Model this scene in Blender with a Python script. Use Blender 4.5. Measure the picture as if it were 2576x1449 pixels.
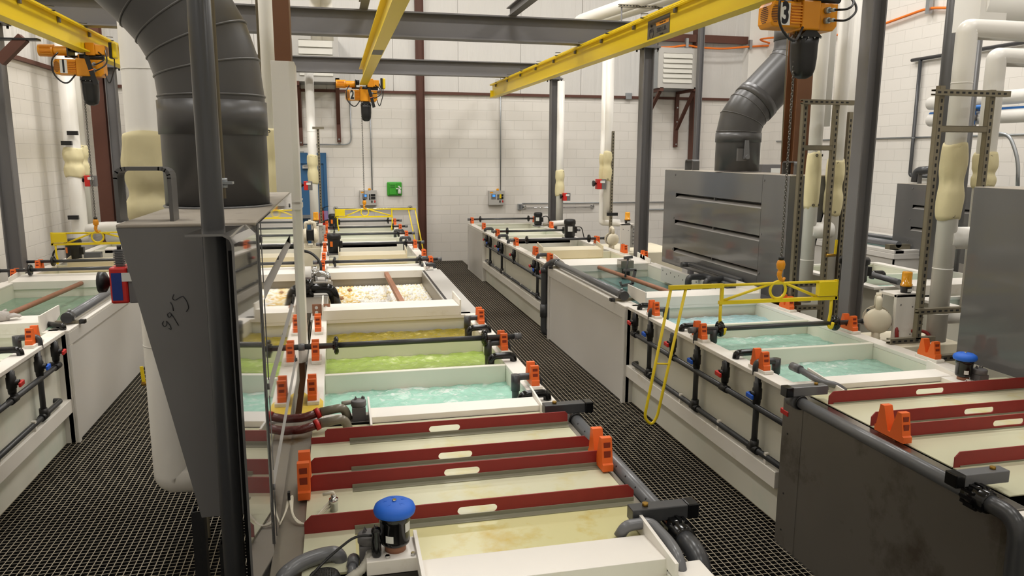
import bpy, math, random
from mathutils import Vector, Matrix
random.seed(7)
V = Vector
for o in list(bpy.data.objects):
    bpy.data.objects.remove(o)
SC = bpy.context.scene
COL = SC.collection
PI = math.pi

# ---------------------------------------------------------------- camera
F, PITCH, YAW, ROLL = 1916.3, 0.17356, 0.2281, 0.00398
CAMZ = 2.3
_f = V((math.sin(YAW) * math.cos(PITCH), math.cos(YAW) * math.cos(PITCH), -math.sin(PITCH)))
_r = V((math.cos(YAW), -math.sin(YAW), 0))
_d = _f.cross(_r)
_c, _s = math.cos(ROLL), math.sin(ROLL)
CR, CD = _r * _c - _d * _s, _r * _s + _d * _c
cam_data = bpy.data.cameras.new('camera')
cam_data.sensor_width = 36
cam_data.lens = F / 2576 * 36
cam_data.clip_start = 0.05
cam_data.clip_end = 100
cam = bpy.data.objects.new('camera', cam_data)
COL.objects.link(cam)
cam.matrix_world = Matrix(((CR.x, -CD.x, -_f.x, 0), (CR.y, -CD.y, -_f.y, 0), (CR.z, -CD.z, -_f.z, CAMZ), (0, 0, 0, 1)))
SC.camera = cam


def at(u, v, x=None, y=None, z=None):
    """world point seen at photo pixel u,v on the plane x=, y= or z="""
    d = CR * ((u - 1288) / F) + CD * ((v - 724.5) / F) + _f
    t = x / d.x if x is not None else y / d.y if y is not None else (z - CAMZ) / d.z
    return V((0, 0, CAMZ)) + d * t


# ---------------------------------------------------------------- world, exposure, lamps
SC.view_settings.view_transform = 'Standard'
SC.view_settings.look = 'None'
SC.view_settings.gamma = 1
SC.view_settings.exposure = -0.22
world = bpy.data.worlds.new('world')
SC.world = world
world.use_nodes = True
world.node_tree.nodes['Background'].inputs[0].default_value = (1, .97, .93, 1)
world.node_tree.nodes['Background'].inputs[1].default_value = 0.05


def area_lamp(x, y, z, power, sx=1.3, sy=.5, col=(1, .972, .94)):
    l = bpy.data.lights.new('high_bay_lamp', 'AREA')
    l.shape = 'RECTANGLE'
    l.size, l.size_y = sx, sy
    l.energy = power
    l.color = col
    o = bpy.data.objects.new('high_bay_lamp', l)
    COL.objects.link(o)
    o.location = (x, y, z)
    return o


for lx in (-2.4, 2.0, 6.6):
    for ly, pw in ((-1.6, 70), (2.4, 85), (6.0, 145), (9.4, 150), (12.6, 135)):
        area_lamp(lx, ly, 7.7, pw)


# ---------------------------------------------------------------- materials
def lin(h):
    h = h.lstrip('#')
    c = [int(h[i:i + 2], 16) / 255 for i in (0, 2, 4)]
    return tuple(x / 12.92 if x <= .04045 else ((x + .055) / 1.055) ** 2.4 for x in c) + (1,)


MATS = {}


def mat(name, hexc, rough=.5, metal=0, var=.08, vscale=3.0, bump=0, bscale=40, spec=.5, dirt=None, dscale=1.5, dthr=.58, emit=0, coat=0):
    m = bpy.data.materials.new(name)
    m.use_nodes = True
    nt = m.node_tree
    b = nt.nodes['Principled BSDF']
    b.inputs['Roughness'].default_value = rough
    b.inputs['Metallic'].default_value = metal
    b.inputs['Specular IOR Level'].default_value = spec
    b.inputs['Coat Weight'].default_value = coat
    c = lin(hexc)
    tc = nt.nodes.new('ShaderNodeTexCoord')
    no = nt.nodes.new('ShaderNodeTexNoise')
    no.inputs['Scale'].default_value = vscale
    no.inputs['Detail'].default_value = 4
    nt.links.new(tc.outputs['Object'], no.inputs['Vector'])
    mx = nt.nodes.new('ShaderNodeMix')
    mx.data_type = 'RGBA'
    mx.inputs[6].default_value = tuple(x * (1 - var) for x in c[:3]) + (1,)
    mx.inputs[7].default_value = tuple(min(1, x * (1 + var)) for x in c[:3]) + (1,)
    nt.links.new(no.outputs[0], mx.inputs[0])
    out = mx.outputs[2]
    if dirt:
        n2 = nt.nodes.new('ShaderNodeTexNoise')
        n2.inputs['Scale'].default_value = dscale
        n2.inputs['Detail'].default_value = 8
        n2.inputs['Roughness'].default_value = .65
        nt.links.new(tc.outputs['Object'], n2.inputs['Vector'])
        rp = nt.nodes.new('ShaderNodeValToRGB')
        rp.color_ramp.elements[0].position = dthr
        rp.color_ramp.elements[1].position = dthr + .12
        nt.links.new(n2.outputs[0], rp.inputs[0])
        m2 = nt.nodes.new('ShaderNodeMix')
        m2.data_type = 'RGBA'
        nt.links.new(rp.outputs[0], m2.inputs[0])
        nt.links.new(out, m2.inputs[6])
        m2.inputs[7].default_value = lin(dirt)
        out = m2.outputs[2]
    nt.links.new(out, b.inputs['Base Color'])
    if bump:
        nb = nt.nodes.new('ShaderNodeTexNoise')
        nb.inputs['Scale'].default_value = bscale
        nb.inputs['Detail'].default_value = 3
        nt.links.new(tc.outputs['Object'], nb.inputs['Vector'])
        bp = nt.nodes.new('ShaderNodeBump')
        bp.inputs['Strength'].default_value = bump
        bp.inputs['Distance'].default_value = .01
        nt.links.new(nb.outputs[0], bp.inputs['Height'])
        nt.links.new(bp.outputs[0], b.inputs['Normal'])
    if emit:
        b.inputs['Emission Color'].default_value = c
        b.inputs['Emission Strength'].default_value = emit
    MATS[name] = m
    return m


mat('white_pp', '#ece7de', .42, var=.03, dirt='#d9d0bd', dscale=2.2, dthr=.6)
mat('jacket', '#dedad3', .3, var=.03)
mat('cream_pp', '#e8dfc6', .4, var=.05, dirt='#dccba0', dscale=2.0, dthr=.62)
mat('yellowed_pp', '#ead9a8', .4, var=.08)
mat('tank_wall', '#e8e5d6', .33, var=.05, vscale=1.3, dirt='#dde2d2', dscale=.8, dthr=.5)
mat('grey_pvc', '#5b5a59', .38, var=.06)
mat('hood_pvc', '#5c5b5a', .03, var=.03, spec=.85, coat=1)
mat('hood_front', '#666564', .08, var=.03, spec=.5)
mat('saddle_window', '#8a2c0c', .6)
mat('lip_lit', '#96938f', .35)  # paler than the hood: reflected light put into the lip colour
mat('band_grey', '#bdbab4', .4)
mat('chain', '#6f6c66', .35, metal=.8)
mat('hood_side', '#6c6b6a', .35, var=.04)
mat('dusty_top', '#a39b8f', .8, var=.1, dirt='#7c756b', dscale=6)
mat('duct_pvc', '#4c4b4b', .36, var=.06)
mat('pipe_pvc', '#3d3e40', .3, var=.05)
mat('pipe_grey', '#6b6c6e', .28, var=.05)
mat('black_plastic', '#161617', .4, var=.1)
mat('black_gloss', '#0c0c0d', .15, var=.1)
mat('orange', '#ee6a22', .5, var=.04)
mat('hoist_orange', '#e0920f', .35, var=.05)
mat('crane_yellow', '#e8ca12', .4, var=.04, vscale=1.0)
mat('spreader_yellow', '#ecd01c', .35, var=.04)
mat('steel_grey', '#6a6868', .5, var=.05, vscale=1.5)
mat('brown_primer', '#5a3528', .6, var=.12, vscale=2)
mat('brown_column', '#6b4427', .55, var=.25, vscale=2.5)
mat('stainless', '#a9a59e', .25, metal=1, var=.06)
mat('stained_steel', '#8f887c', .45, metal=.6, var=.12, dirt='#7a5a2a', dscale=3, dthr=.62)
mat('shaded_stainless', '#8b8680', .4, metal=.75, var=.08, dirt='#6d655c', dscale=2.4, dthr=.55)  # stainless in shadow, its shade put into a darker base colour
mat('strut', '#8d8674', .45, metal=.8, var=.15, vscale=8)
mat('galv', '#a9adb0', .4, metal=.85, var=.12, vscale=9)
mat('chrome', '#d0d0d0', .08, metal=1, var=.02)
mat('red', '#c4241f', .4, var=.05)
mat('blue_handle', '#1457c4', .4, var=.04)
mat('blue_cap', '#1a63cf', .55, var=.06, vscale=14)
mat('blue_tape', '#16337f', .6, var=.1, vscale=30)
mat('blanket', '#ded3a8', .75, var=.05, bump=.5, bscale=9)
mat('insulation', '#eeebe4', .35, var=.02)
mat('plate_red', '#8d2320', .5, var=.1, vscale=20)
mat('plate_grey', '#8c8a76', .5, var=.05)
mat('lid_cream', '#d3d2b4', .24, var=.06, vscale=2, dirt='#cfc68e', dscale=1.6, dthr=.55)
mat('lid_stained', '#d3cd98', .24, var=.1, vscale=2, dirt='#c4a638', dscale=1.7, dthr=.56)
mat('stain_yellow', '#f0cf4a', .4, var=.12)
mat('rust_pipe', '#9a6a50', .6, var=.25, vscale=14)
mat('maroon_pipe', '#5b211c', .25, var=.2, vscale=14, bump=.3)
mat('olive_pipe', '#857f6e', .22, var=.1)
mat('cabinet_grey', '#b9b6b0', .45, var=.03)
mat('cable_orange', '#ef7a1e', .5)
mat('green_box', '#3fa52f', .45)
mat('amber', '#f0a000', .12, var=.25, vscale=25, coat=.5)
mat('door_blue', '#31618c', .45, var=.05)
mat('rope', '#8a7f6b', .6, metal=.5)
mat('cable_white', '#e3dcc8', .5)
mat('hose', '#b5b1a4', .5)
mat('brass', '#a8843a', .35, metal=.9)
mat('beige_pump', '#e6ddc6', .4, var=.04)
mat('signal_yellow', '#e8c81a', .4)
mat('glove', '#b9b3ae', .85, var=.12, vscale=12, bump=.4, bscale=60)
mat('label_white', '#dcdcd6', .5, var=.04)
mat('ink', '#15151c', .6)
mat('sign_grey', '#57534c', .5)
mat('amber_paint', '#e59a22', .5)
mat('screen', '#3f8fe0', .3, emit=.9)
mat('white_ball', '#f4f1ea', .4, var=.04)
mat('cream_ball', '#eee0b8', .4, var=.08)
mat('gold_ball', '#e0bb63', .4, var=.1)
mat('brown_ball', '#a9794f', .5, var=.1)
mat('ceiling_white', '#dcd8d0', .8)
mat('grate', '#1b1a19', .6, var=.12, vscale=4)  # bar sides near black: shade of the holes put into the colour
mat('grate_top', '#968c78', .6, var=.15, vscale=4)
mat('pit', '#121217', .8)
mat('tag_purple', '#a48ac0', .6)
mat('pipe_blue', '#2f74c4', .45)
mat('louver', '#cfccc2', .5, var=.04)


def liquid_mat(name, base, foam, amount, rough=.12, bump=.8, scale=9):
    m = bpy.data.materials.new(name)
    m.use_nodes = True
    nt = m.node_tree
    b = nt.nodes['Principled BSDF']
    b.inputs['Roughness'].default_value = rough
    tc = nt.nodes.new('ShaderNodeTexCoord')
    n1 = nt.nodes.new('ShaderNodeTexNoise')
    n1.inputs['Scale'].default_value = scale
    n1.inputs['Detail'].default_value = 9
    n1.inputs['Roughness'].default_value = .68
    n1.inputs['Distortion'].default_value = 1.6
    nt.links.new(tc.outputs['Object'], n1.inputs['Vector'])
    n0 = nt.nodes.new('ShaderNodeTexNoise')
    n0.inputs['Scale'].default_value = 2.2
    n0.inputs['Detail'].default_value = 2
    nt.links.new(tc.outputs['Object'], n0.inputs['Vector'])
    ad = nt.nodes.new('ShaderNodeMath')
    ad.operation = 'MULTIPLY_ADD'
    nt.links.new(n0.outputs[0], ad.inputs[0])
    ad.inputs[1].default_value = .55
    nt.links.new(n1.outputs[0], ad.inputs[2])
    rp = nt.nodes.new('ShaderNodeValToRGB')
    rp.color_ramp.elements[0].position = .86 - amount
    rp.color_ramp.elements[1].position = 1.02 - amount
    nt.links.new(ad.outputs[0], rp.inputs[0])
    mx = nt.nodes.new('ShaderNodeMix')
    mx.data_type = 'RGBA'
    mx.inputs[6].default_value = lin(base)
    mx.inputs[7].default_value = lin(foam)
    nt.links.new(rp.outputs[0], mx.inputs[0])
    nt.links.new(mx.outputs[2], b.inputs['Base Color'])
    bp = nt.nodes.new('ShaderNodeBump')
    bp.inputs['Strength'].default_value = bump
    bp.inputs['Distance'].default_value = .02
    nt.links.new(n1.outputs[0], bp.inputs['Height'])
    nt.links.new(bp.outputs[0], b.inputs['Normal'])
    MATS[name] = m


liquid_mat('teal_liquid', '#a9dcc8', '#f2faf5', .075)
liquid_mat('green_liquid', '#a6c05a', '#dfeaa8', .06)
liquid_mat('yellow_liquid', '#90800f', '#d8ca7a', .02)
liquid_mat('sea_liquid', '#a6d0c0', '#eef7f2', .045)
liquid_mat('blue_liquid', '#b2dbe0', '#f1f8f9', .05)
liquid_mat('still_green', '#6f8f78', '#7f9f86', .0, .05, .12, 5)
liquid_mat('still_teal', '#5d7f7c', '#6d908b', .0, .05, .12, 5)
liquid_mat('dark_liquid', '#8a847c', '#969088', .0, .06, .1, 4)
liquid_mat('pale_liquid', '#dce6d2', '#eef3e6', .0, .08, .15, 4)
liquid_mat('cream_liquid', '#e2d2a0', '#ebe0bc', .0, .08, .15, 4)


def wall_mat(name, axis, hexc='#e9e4dc'):
    """painted concrete block; axis = horizontal axis of the wall"""
    m = bpy.data.materials.new(name)
    m.use_nodes = True
    nt = m.node_tree
    b = nt.nodes['Principled BSDF']
    b.inputs['Roughness'].default_value = .5
    tc = nt.nodes.new('ShaderNodeTexCoord')
    sp = nt.nodes.new('ShaderNodeSeparateXYZ')
    cb = nt.nodes.new('ShaderNodeCombineXYZ')
    nt.links.new(tc.outputs['Object'], sp.inputs[0])
    nt.links.new(sp.outputs[axis], cb.inputs[0])
    nt.links.new(sp.outputs[2], cb.inputs[1])
    br = nt.nodes.new('ShaderNodeTexBrick')
    br.inputs['Scale'].default_value = 1
    br.inputs['Brick Width'].default_value = .406
    br.inputs['Row Height'].default_value = .2015
    br.inputs['Mortar Size'].default_value = .005
    br.inputs['Mortar Smooth'].default_value = .4
    c = lin(hexc)
    br.inputs['Color1'].default_value = c
    br.inputs['Color2'].default_value = tuple(x * .975 for x in c[:3]) + (1,)
    br.inputs['Mortar'].default_value = tuple(x * .9 for x in c[:3]) + (1,)
    nt.links.new(cb.outputs[0], br.inputs['Vector'])
    nt.links.new(br.outputs[0], b.inputs['Base Color'])
    bp = nt.nodes.new('ShaderNodeBump')
    bp.inputs['Strength'].default_value = .6
    bp.inputs['Distance'].default_value = .006
    bp.invert = True
    nt.links.new(br.outputs['Fac'], bp.inputs['Height'])
    nt.links.new(bp.outputs[0], b.inputs['Normal'])
    MATS[name] = m


wall_mat('block_x', 0)
wall_mat('block_y', 1)


def liner_mat(name):
    m = mat(name, '#d8d5d0', .38, var=.02)
    nt = m.node_tree
    b = nt.nodes['Principled BSDF']
    tc = nt.nodes.new('ShaderNodeTexCoord')
    mp = nt.nodes.new('ShaderNodeMapping')
    mp.inputs['Scale'].default_value = (7, 7, .35)
    n = nt.nodes.new('ShaderNodeTexNoise')
    n.inputs['Scale'].default_value = 1.0
    n.inputs['Detail'].default_value = 5
    n.inputs['Distortion'].default_value = .6
    nt.links.new(tc.outputs['Object'], mp.inputs[0])
    nt.links.new(mp.outputs[0], n.inputs['Vector'])
    bp = nt.nodes.new('ShaderNodeBump')
    bp.inputs['Strength'].default_value = .5
    bp.inputs['Distance'].default_value = .05
    nt.links.new(n.outputs[0], bp.inputs['Height'])
    nt.links.new(bp.outputs[0], b.inputs['Normal'])


liner_mat('liner')


# ---------------------------------------------------------------- mesh builder
class MB:
    def __init__(s):
        s.v, s.f, s.sm = [], [], []

    def add(s, vs, fs, smooth=False):
        k = len(s.v)
        s.v += [V(p) for p in vs]
        s.f += [[i + k for i in f] for f in fs]
        s.sm += [smooth] * len(fs)
        return s

    def box(s, x0, x1, y0, y1, z0, z1):
        x0, x1 = sorted((x0, x1)); y0, y1 = sorted((y0, y1)); z0, z1 = sorted((z0, z1))
        return s.add([(x0, y0, z0), (x1, y0, z0), (x1, y1, z0), (x0, y1, z0), (x0, y0, z1), (x1, y0, z1), (x1, y1, z1), (x0, y1, z1)],
                     [(0, 3, 2, 1), (4, 5, 6, 7), (0, 1, 5, 4), (1, 2, 6, 5), (2, 3, 7, 6), (3, 0, 4, 7)])

    def bar(s, p, q, w, h, up=(0, 0, 1)):
        """rectangular bar from p to q, w across, h along up"""
        p, q = V(p), V(q)
        d = (q - p).normalized()
        a = d.cross(V(up))
        if a.length < 1e-4:
            a = d.cross(V((1, 0, 0)))
        a.normalize()
        b = a.cross(d).normalized()
        a, b = a * w / 2, b * h / 2
        vs = [p - a - b, p + a - b, p + a + b, p - a + b, q - a - b, q + a - b, q + a + b, q - a + b]
        return s.add(vs, [(0, 1, 2, 3), (7, 6, 5, 4), (0, 4, 5, 1), (1, 5, 6, 2), (2, 6, 7, 3), (3, 7, 4, 0)])

    def prism(s, poly, vec):
        n = len(poly)
        p = [V(a) for a in poly]
        q = [a + V(vec) for a in p]
        nrm = V((0, 0, 0))
        for i in range(n):
            nrm += p[i].cross(p[(i + 1) % n])
        a, b = list(range(n)), list(range(n, 2 * n))
        side = [(i, (i + 1) % n, n + (i + 1) % n, n + i) for i in range(n)]
        if nrm.dot(V(vec)) > 0:
            fs = [a[::-1], b] + side
        else:
            fs = [a, b[::-1]] + [f[::-1] for f in side]
        return s.add(p + q, fs)

    def ring(s, c, a, b, r, n):
        return [c + (a * math.cos(2 * PI * i / n) + b * math.sin(2 * PI * i / n)) * r for i in range(n)]

    def sweep(s, pts, rads, n=12, cap=True, smooth=True):
        pts = [V(p) for p in pts]
        k = len(s.v)
        prev = None
        m = len(pts)
        for i, p in enumerate(pts):
            d = (pts[min(i + 1, m - 1)] - pts[max(i - 1, 0)])
            if d.length < 1e-9:
                d = V((0, 0, 1))
            d.normalize()
            if prev is None:
                a = d.cross(V((0, 0, 1)))
                if a.length < 1e-3:
                    a = V((1, 0, 0))
                a.normalize()
            else:
                a = prev - d * prev.dot(d)
                a.normalize()
            prev = a
            b = d.cross(a)
            r = rads[i] if isinstance(rads, (list, tuple)) else rads
            s.v += s.ring(p, a, b, r, n)
        for i in range(m - 1):
            for j in range(n):
                s.f.append([k + i * n + j, k + i * n + (j + 1) % n, k + (i + 1) * n + (j + 1) % n, k + (i + 1) * n + j])
                s.sm.append(smooth)
        if cap:
            s.f.append([k + j for j in range(n)][::-1]); s.sm.append(False)
            s.f.append([k + (m - 1) * n + j for j in range(n)]); s.sm.append(False)
        return s

    def cyl(s, p, q, r, r2=None, n=16):
        return s.sweep([p, q], [r, r if r2 is None else r2], n)

    def tube(s, pts, r, n=10, fil=0, seg=5, cap=True):
        return s.sweep(fillet(pts, fil, seg) if fil else pts, r, n, cap)

    def lathe(s, c, prof, n=20, axis=(0, 0, 1)):
        """prof = (radius, height) along axis"""
        ax = V(axis).normalized()
        a = ax.cross(V((0, 0, 1)))
        if a.length < 1e-3:
            a = V((1, 0, 0))
        a.normalize()
        b = ax.cross(a)
        k = len(s.v)
        for r, h in prof:
            s.v += s.ring(V(c) + ax * h, a, b, max(r, 1e-4), n)
        for i in range(len(prof) - 1):
            for j in range(n):
                s.f.append([k + i * n + j, k + i * n + (j + 1) % n, k + (i + 1) * n + (j + 1) % n, k + (i + 1) * n + j])
                s.sm.append(True)
        s.f.append([k + j for j in range(n)][::-1]); s.sm.append(False)
        s.f.append([k + (len(prof) - 1) * n + j for j in range(n)]); s.sm.append(False)
        return s

    def torus(s, c, axis, R, r, n=24, m=8):
        ax = V(axis).normalized()
        a = ax.cross(V((0, 0, 1)))
        if a.length < 1e-3:
            a = V((1, 0, 0))
        a.normalize()
        b = ax.cross(a)
        k = len(s.v)
        for i in range(n):
            t = 2 * PI * i / n
            e = a * math.cos(t) + b * math.sin(t)
            for j in range(m):
                w = 2 * PI * j / m
                s.v.append(V(c) + e * (R + r * math.cos(w)) + ax * r * math.sin(w))
        for i in range(n):
            for j in range(m):
                s.f.append([k + i * m + j, k + ((i + 1) % n) * m + j, k + ((i + 1) % n) * m + (j + 1) % m, k + i * m + (j + 1) % m])
                s.sm.append(True)
        return s

    def ball(s, c, r, n=10, m=6, sc=(1, 1, 1)):
        k = len(s.v)
        for i in range(m + 1):
            t = PI * i / m
            for j in range(n):
                w = 2 * PI * j / n
                s.v.append(V(c) + V((math.sin(t) * math.cos(w) * sc[0], math.sin(t) * math.sin(w) * sc[1], -math.cos(t) * sc[2])) * r)
        for i in range(m):
            for j in range(n):
                s.f.append([k + i * n + j, k + i * n + (j + 1) % n, k + (i + 1) * n + (j + 1) % n, k + (i + 1) * n + j])
                s.sm.append(True)
        return s


def fillet(pts, r, seg=5):
    pts = [V(p) for p in pts]
    out = [pts[0]]
    for i in range(1, len(pts) - 1):
        a, b, c = pts[i - 1], pts[i], pts[i + 1]
        d1, d2 = (a - b), (c - b)
        k = min(r, d1.length * .49, d2.length * .49)
        p, q = b + d1.normalized() * k, b + d2.normalized() * k
        for j in range(seg + 1):
            t = j / seg
            out.append(p * (1 - t) ** 2 + b * 2 * t * (1 - t) + q * t * t)
    out.append(pts[-1])
    return out


WLOC = {}


def obj(name, mb, material, parent=None, bevel=0, bseg=2):
    me = bpy.data.meshes.new(name)
    off = WLOC.get(parent.name, V((0, 0, 0))) if parent else V((0, 0, 0))
    if parent is None:
        lo = [min(v[i] for v in mb.v) for i in range(3)]
        hi = [max(v[i] for v in mb.v) for i in range(3)]
        off = V(((lo[0] + hi[0]) / 2, (lo[1] + hi[1]) / 2, lo[2]))
    me.from_pydata([v - off for v in mb.v], [], mb.f)
    me.polygons.foreach_set('use_smooth', mb.sm)
    me.materials.append(MATS[material])
    me.update()
    o = bpy.data.objects.new(name, me)
    COL.objects.link(o)
    if parent:
        o.parent = parent
        WLOC[o.name] = off
    else:
        o.location = off
        WLOC[o.name] = off
    if bevel:
        md = o.modifiers.new('bevel', 'BEVEL')
        md.width = bevel
        md.segments = bseg
        md.limit_method = 'ANGLE'
        md.angle_limit = math.radians(40)
    return o


def tag(o, label, cat, group=None, kind=None):
    o['label'] = label
    o['category'] = cat
    if group:
        o['group'] = group
    o['kind'] = kind or 'thing'
    return o


def thing(name, label, cat, loc, group=None):
    o = bpy.data.objects.new(name, None)
    COL.objects.link(o)
    o.empty_display_size = .1
    o.location = loc
    WLOC[o.name] = V(loc)
    return tag(o, label, cat, group)


def solo(name, mb, material, label, cat, group=None, bevel=0):
    return tag(obj(name, mb, material, None, bevel), label, cat, group)


def struct(name, mb, material, parent=None, bevel=0):
    o = obj(name, mb, material, parent, bevel)
    if not parent:
        # keep world coordinates for the wall textures
        me = o.data
        for v in me.vertices:
            v.co += o.location
        WLOC[o.name] = V((0, 0, 0))
        o.location = (0, 0, 0)
        o['kind'] = 'structure'
    return o


def parts(name, mbs, material, parent):
    for q in mbs:
        obj(name, q, material, parent)


def text(name, body, size, material, parent, pos, right, up, ext=.0008, align='CENTER', sx=1.0):
    """lettering as a thin mesh; pos = centre, right/up = directions"""
    cu = bpy.data.curves.new(name, 'FONT')
    cu.body = body
    cu.size = size
    cu.align_x = align
    cu.align_y = 'CENTER'
    cu.extrude = ext
    if name == 'digit':
        cu.offset = size * .035
    tmp = bpy.data.objects.new(name + '_tmp', cu)
    COL.objects.link(tmp)
    dg = bpy.context.evaluated_depsgraph_get()
    me = bpy.data.meshes.new_from_object(tmp.evaluated_get(dg))
    bpy.data.objects.remove(tmp)
    r, u = V(right).normalized(), V(up).normalized()
    n = r.cross(u)
    off = WLOC[parent.name]
    for v in me.vertices:
        c = v.co.copy()
        v.co = V(pos) + r * c.x * sx + u * c.y + n * c.z - off
    me.materials.clear()
    me.materials.append(MATS[material])
    o = bpy.data.objects.new(name, me)
    COL.objects.link(o)
    o.parent = parent
    WLOC[o.name] = off
    return o


def slot_plate(m, x0, x1, y, z0, z1, t, sx0, sx1, sz0, sz1, cut=.03, dirx=1):
    """upright plate in the xz plane (thickness t in y) with a rounded grip slot; corners cut at x ends"""
    r = (sz1 - sz0) / 2
    zc = (sz0 + sz1) / 2
    nseg = 8
    arcL = [(sx0 + r - r * math.sin(PI * i / nseg), y, zc + r * math.cos(PI * i / nseg)) for i in range(nseg + 1)]
    m.prism([(x0, y, z0), (x0, y, z1 - cut), (x0 + cut, y, z1), (sx0 + r, y, z1)] + arcL + [(sx0 + r, y, z0)], (0, t, 0))
    arcR = [(sx1 - r + r * math.sin(PI * i / nseg), y, zc - r * math.cos(PI * i / nseg)) for i in range(nseg + 1)]
    m.prism([(x1, y, z0), (sx1 - r, y, z0)] + arcR + [(sx1 - r, y, z1), (x1 - cut, y, z1), (x1, y, z1 - cut)], (0, t, 0))
    m.box(sx0 + r, sx1 - r, y, y + t, sz1, z1)
    m.box(sx0 + r, sx1 - r, y, y + t, z0, sz0)
    return m


def ibeam(m, p, q, w, h, tw, tf):
    """I section between p and q (axis at the bottom flange centre), horizontal"""
    p, q = V(p), V(q)
    d = (q - p).normalized()
    up = V((0, 0, 1))
    m.bar(p + up * tf / 2, q + up * tf / 2, w, tf)
    m.bar(p + up * (h - tf / 2), q + up * (h - tf / 2), w, tf)
    m.bar(p + up * h / 2, q + up * h / 2, tw, h - 2 * tf)
    return m


def hcol(m, x, y, z0, z1, bx, dy, t=.012, web='y'):
    """H section upright; flanges normal to x when web='x'"""
    if web == 'y':
        m.box(x - bx / 2, x + bx / 2, y - dy / 2, y - dy / 2 + t, z0, z1)
        m.box(x - bx / 2, x + bx / 2, y + dy / 2 - t, y + dy / 2, z0, z1)
        m.box(x - t / 2, x + t / 2, y - dy / 2 + t, y + dy / 2 - t, z0, z1)
    else:
        m.box(x - bx / 2, x - bx / 2 + t, y - dy / 2, y + dy / 2, z0, z1)
        m.box(x + bx / 2 - t, x + bx / 2, y - dy / 2, y + dy / 2, z0, z1)
        m.box(x - bx / 2 + t, x + bx / 2 - t, y - t / 2, y + t / 2, z0, z1)
    return m

# ================================================================ ROOM
XL, XR, YB, YN, ZC = -4.16, 9.65, 16.45, -4.0, 8.0
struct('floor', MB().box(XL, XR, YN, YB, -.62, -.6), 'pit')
struct('wall_back', MB().box(XL, XR, YB, YB + .2, -.6, 3.56), 'block_x')
struct('wall_left', MB().box(XL - .2, XL, YN, YB + .2, -.6, 3.56), 'block_y')
struct('wall_right', MB().box(XR, XR + .2, YN, YB + .2, -.6, ZC), 'block_y')
struct('wall_front', MB().box(XL, XR, YN - .2, YN, -.6, ZC), 'jacket')
struct('ceiling', MB().box(XL - .2, XR + .2, YN - .2, YB + .2, ZC, ZC + .1), 'ceiling_white')
m = MB()
for i in range(10):                       # quilted insulation liner above the block work
    x0 = XL + (XR - XL - .25) * i / 10
    x1 = XL + (XR - XL - .25) * (i + 1) / 10
    m.prism([(x0, YB, 3.58), (x0, YB, ZC), (x0, YB - .02, ZC), (x0, YB - .02, 3.62)], (.012, 0, 0))
    m.box(x0 + .012, x1, YB - .04, YB + .1, 3.58, ZC)
struct('wall_back_upper', m, 'liner')
m = MB()
for i in range(12):
    y0 = YN + (YB - YN) * i / 12
    y1 = YN + (YB - YN) * (i + 1) / 12
    m.box(XL - .1, XL + .03, y0 + .012, y1, 3.58, ZC)
struct('wall_left_upper', m, 'liner')
m = MB()
m.box(XL, XR - .1, YB - .06, YB, 3.535, 3.59)
struct('trim_1', m, 'brown_primer')
struct('trim_2', MB().box(XL, XL + .06, YN, YB - .06, 3.535, 3.59), 'brown_primer')
# blue door half hidden behind the white clad column
m = MB().box(-.95, -.2, YB - .05, YB - .012, 0, 2.23)
d1 = struct('door_1', m, 'door_blue')
m = MB()
m.box(-1.02, -.95, YB - .08, YB - .01, 0, 2.32); m.box(-.2, -.14, YB - .08, YB - .01, 0, 2.32); m.box(-.95, -.2, YB - .08, YB - .01, 2.1, 2.32)
obj('door_frame', m, 'door_blue', d1)
m = MB().box(-.9, -.3, YB - .12, YB - .07, .98, 1.05)
obj('push_bar', m, 'galv', d1)
m = MB().box(-.62, -.4, YB - .12, YB - .05, 2.0, 2.06)
m.bar((-.6, YB - .12, 2.06), (-.45, YB - .2, 2.09), .02, .012)
obj('door_closer', m, 'cabinet_grey', d1)


# ---- walkway gratings, 10 ft panels of 38 mm square mesh
def grating(label, x0, x1, y0, y1, ledge=0):
    m = MB()
    n = int((x1 - x0) / .0381)
    for i in range(n + 1):
        x = x0 + .004 + i * .0381
        if x < x1:
            m.box(x - .0025, x + .0025, y0 + .004, y1 - .004, -.038, 0)
    k = int((y1 - y0) / .0381)
    for j in range(k + 1):
        y = y0 + .008 + j * .0381
        if y < y1:
            m.box(x0, x1, y - .002, y + .002, -.036, -.0006)
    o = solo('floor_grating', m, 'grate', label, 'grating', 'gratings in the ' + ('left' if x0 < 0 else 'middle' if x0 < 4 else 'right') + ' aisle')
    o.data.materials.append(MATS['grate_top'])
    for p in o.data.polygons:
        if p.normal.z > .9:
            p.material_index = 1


seams = [-.25, 2.8, 5.85, 8.9, 11.95, 15.0, YB]
nm = ['under the camera', 'beside the lidded tank', 'beside the teal bath', 'beside the jacketed hot tank', 'beside the pale baths', 'reaching the back wall']
nm2 = ['under the camera', 'beside the dark steel tank side', 'beside the hanging yellow loop handle', 'beside the white hot tank jacket', 'beside the far valve pipes', 'at the foot of the back wall']
for i in range(6):
    if i:
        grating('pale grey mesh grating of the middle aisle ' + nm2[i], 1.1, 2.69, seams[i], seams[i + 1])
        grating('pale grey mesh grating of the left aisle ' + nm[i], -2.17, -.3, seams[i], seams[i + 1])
grating('pale grey mesh grating between third and fourth tank lines', 4.75, 7.2, 2.8, 8.9)

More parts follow.
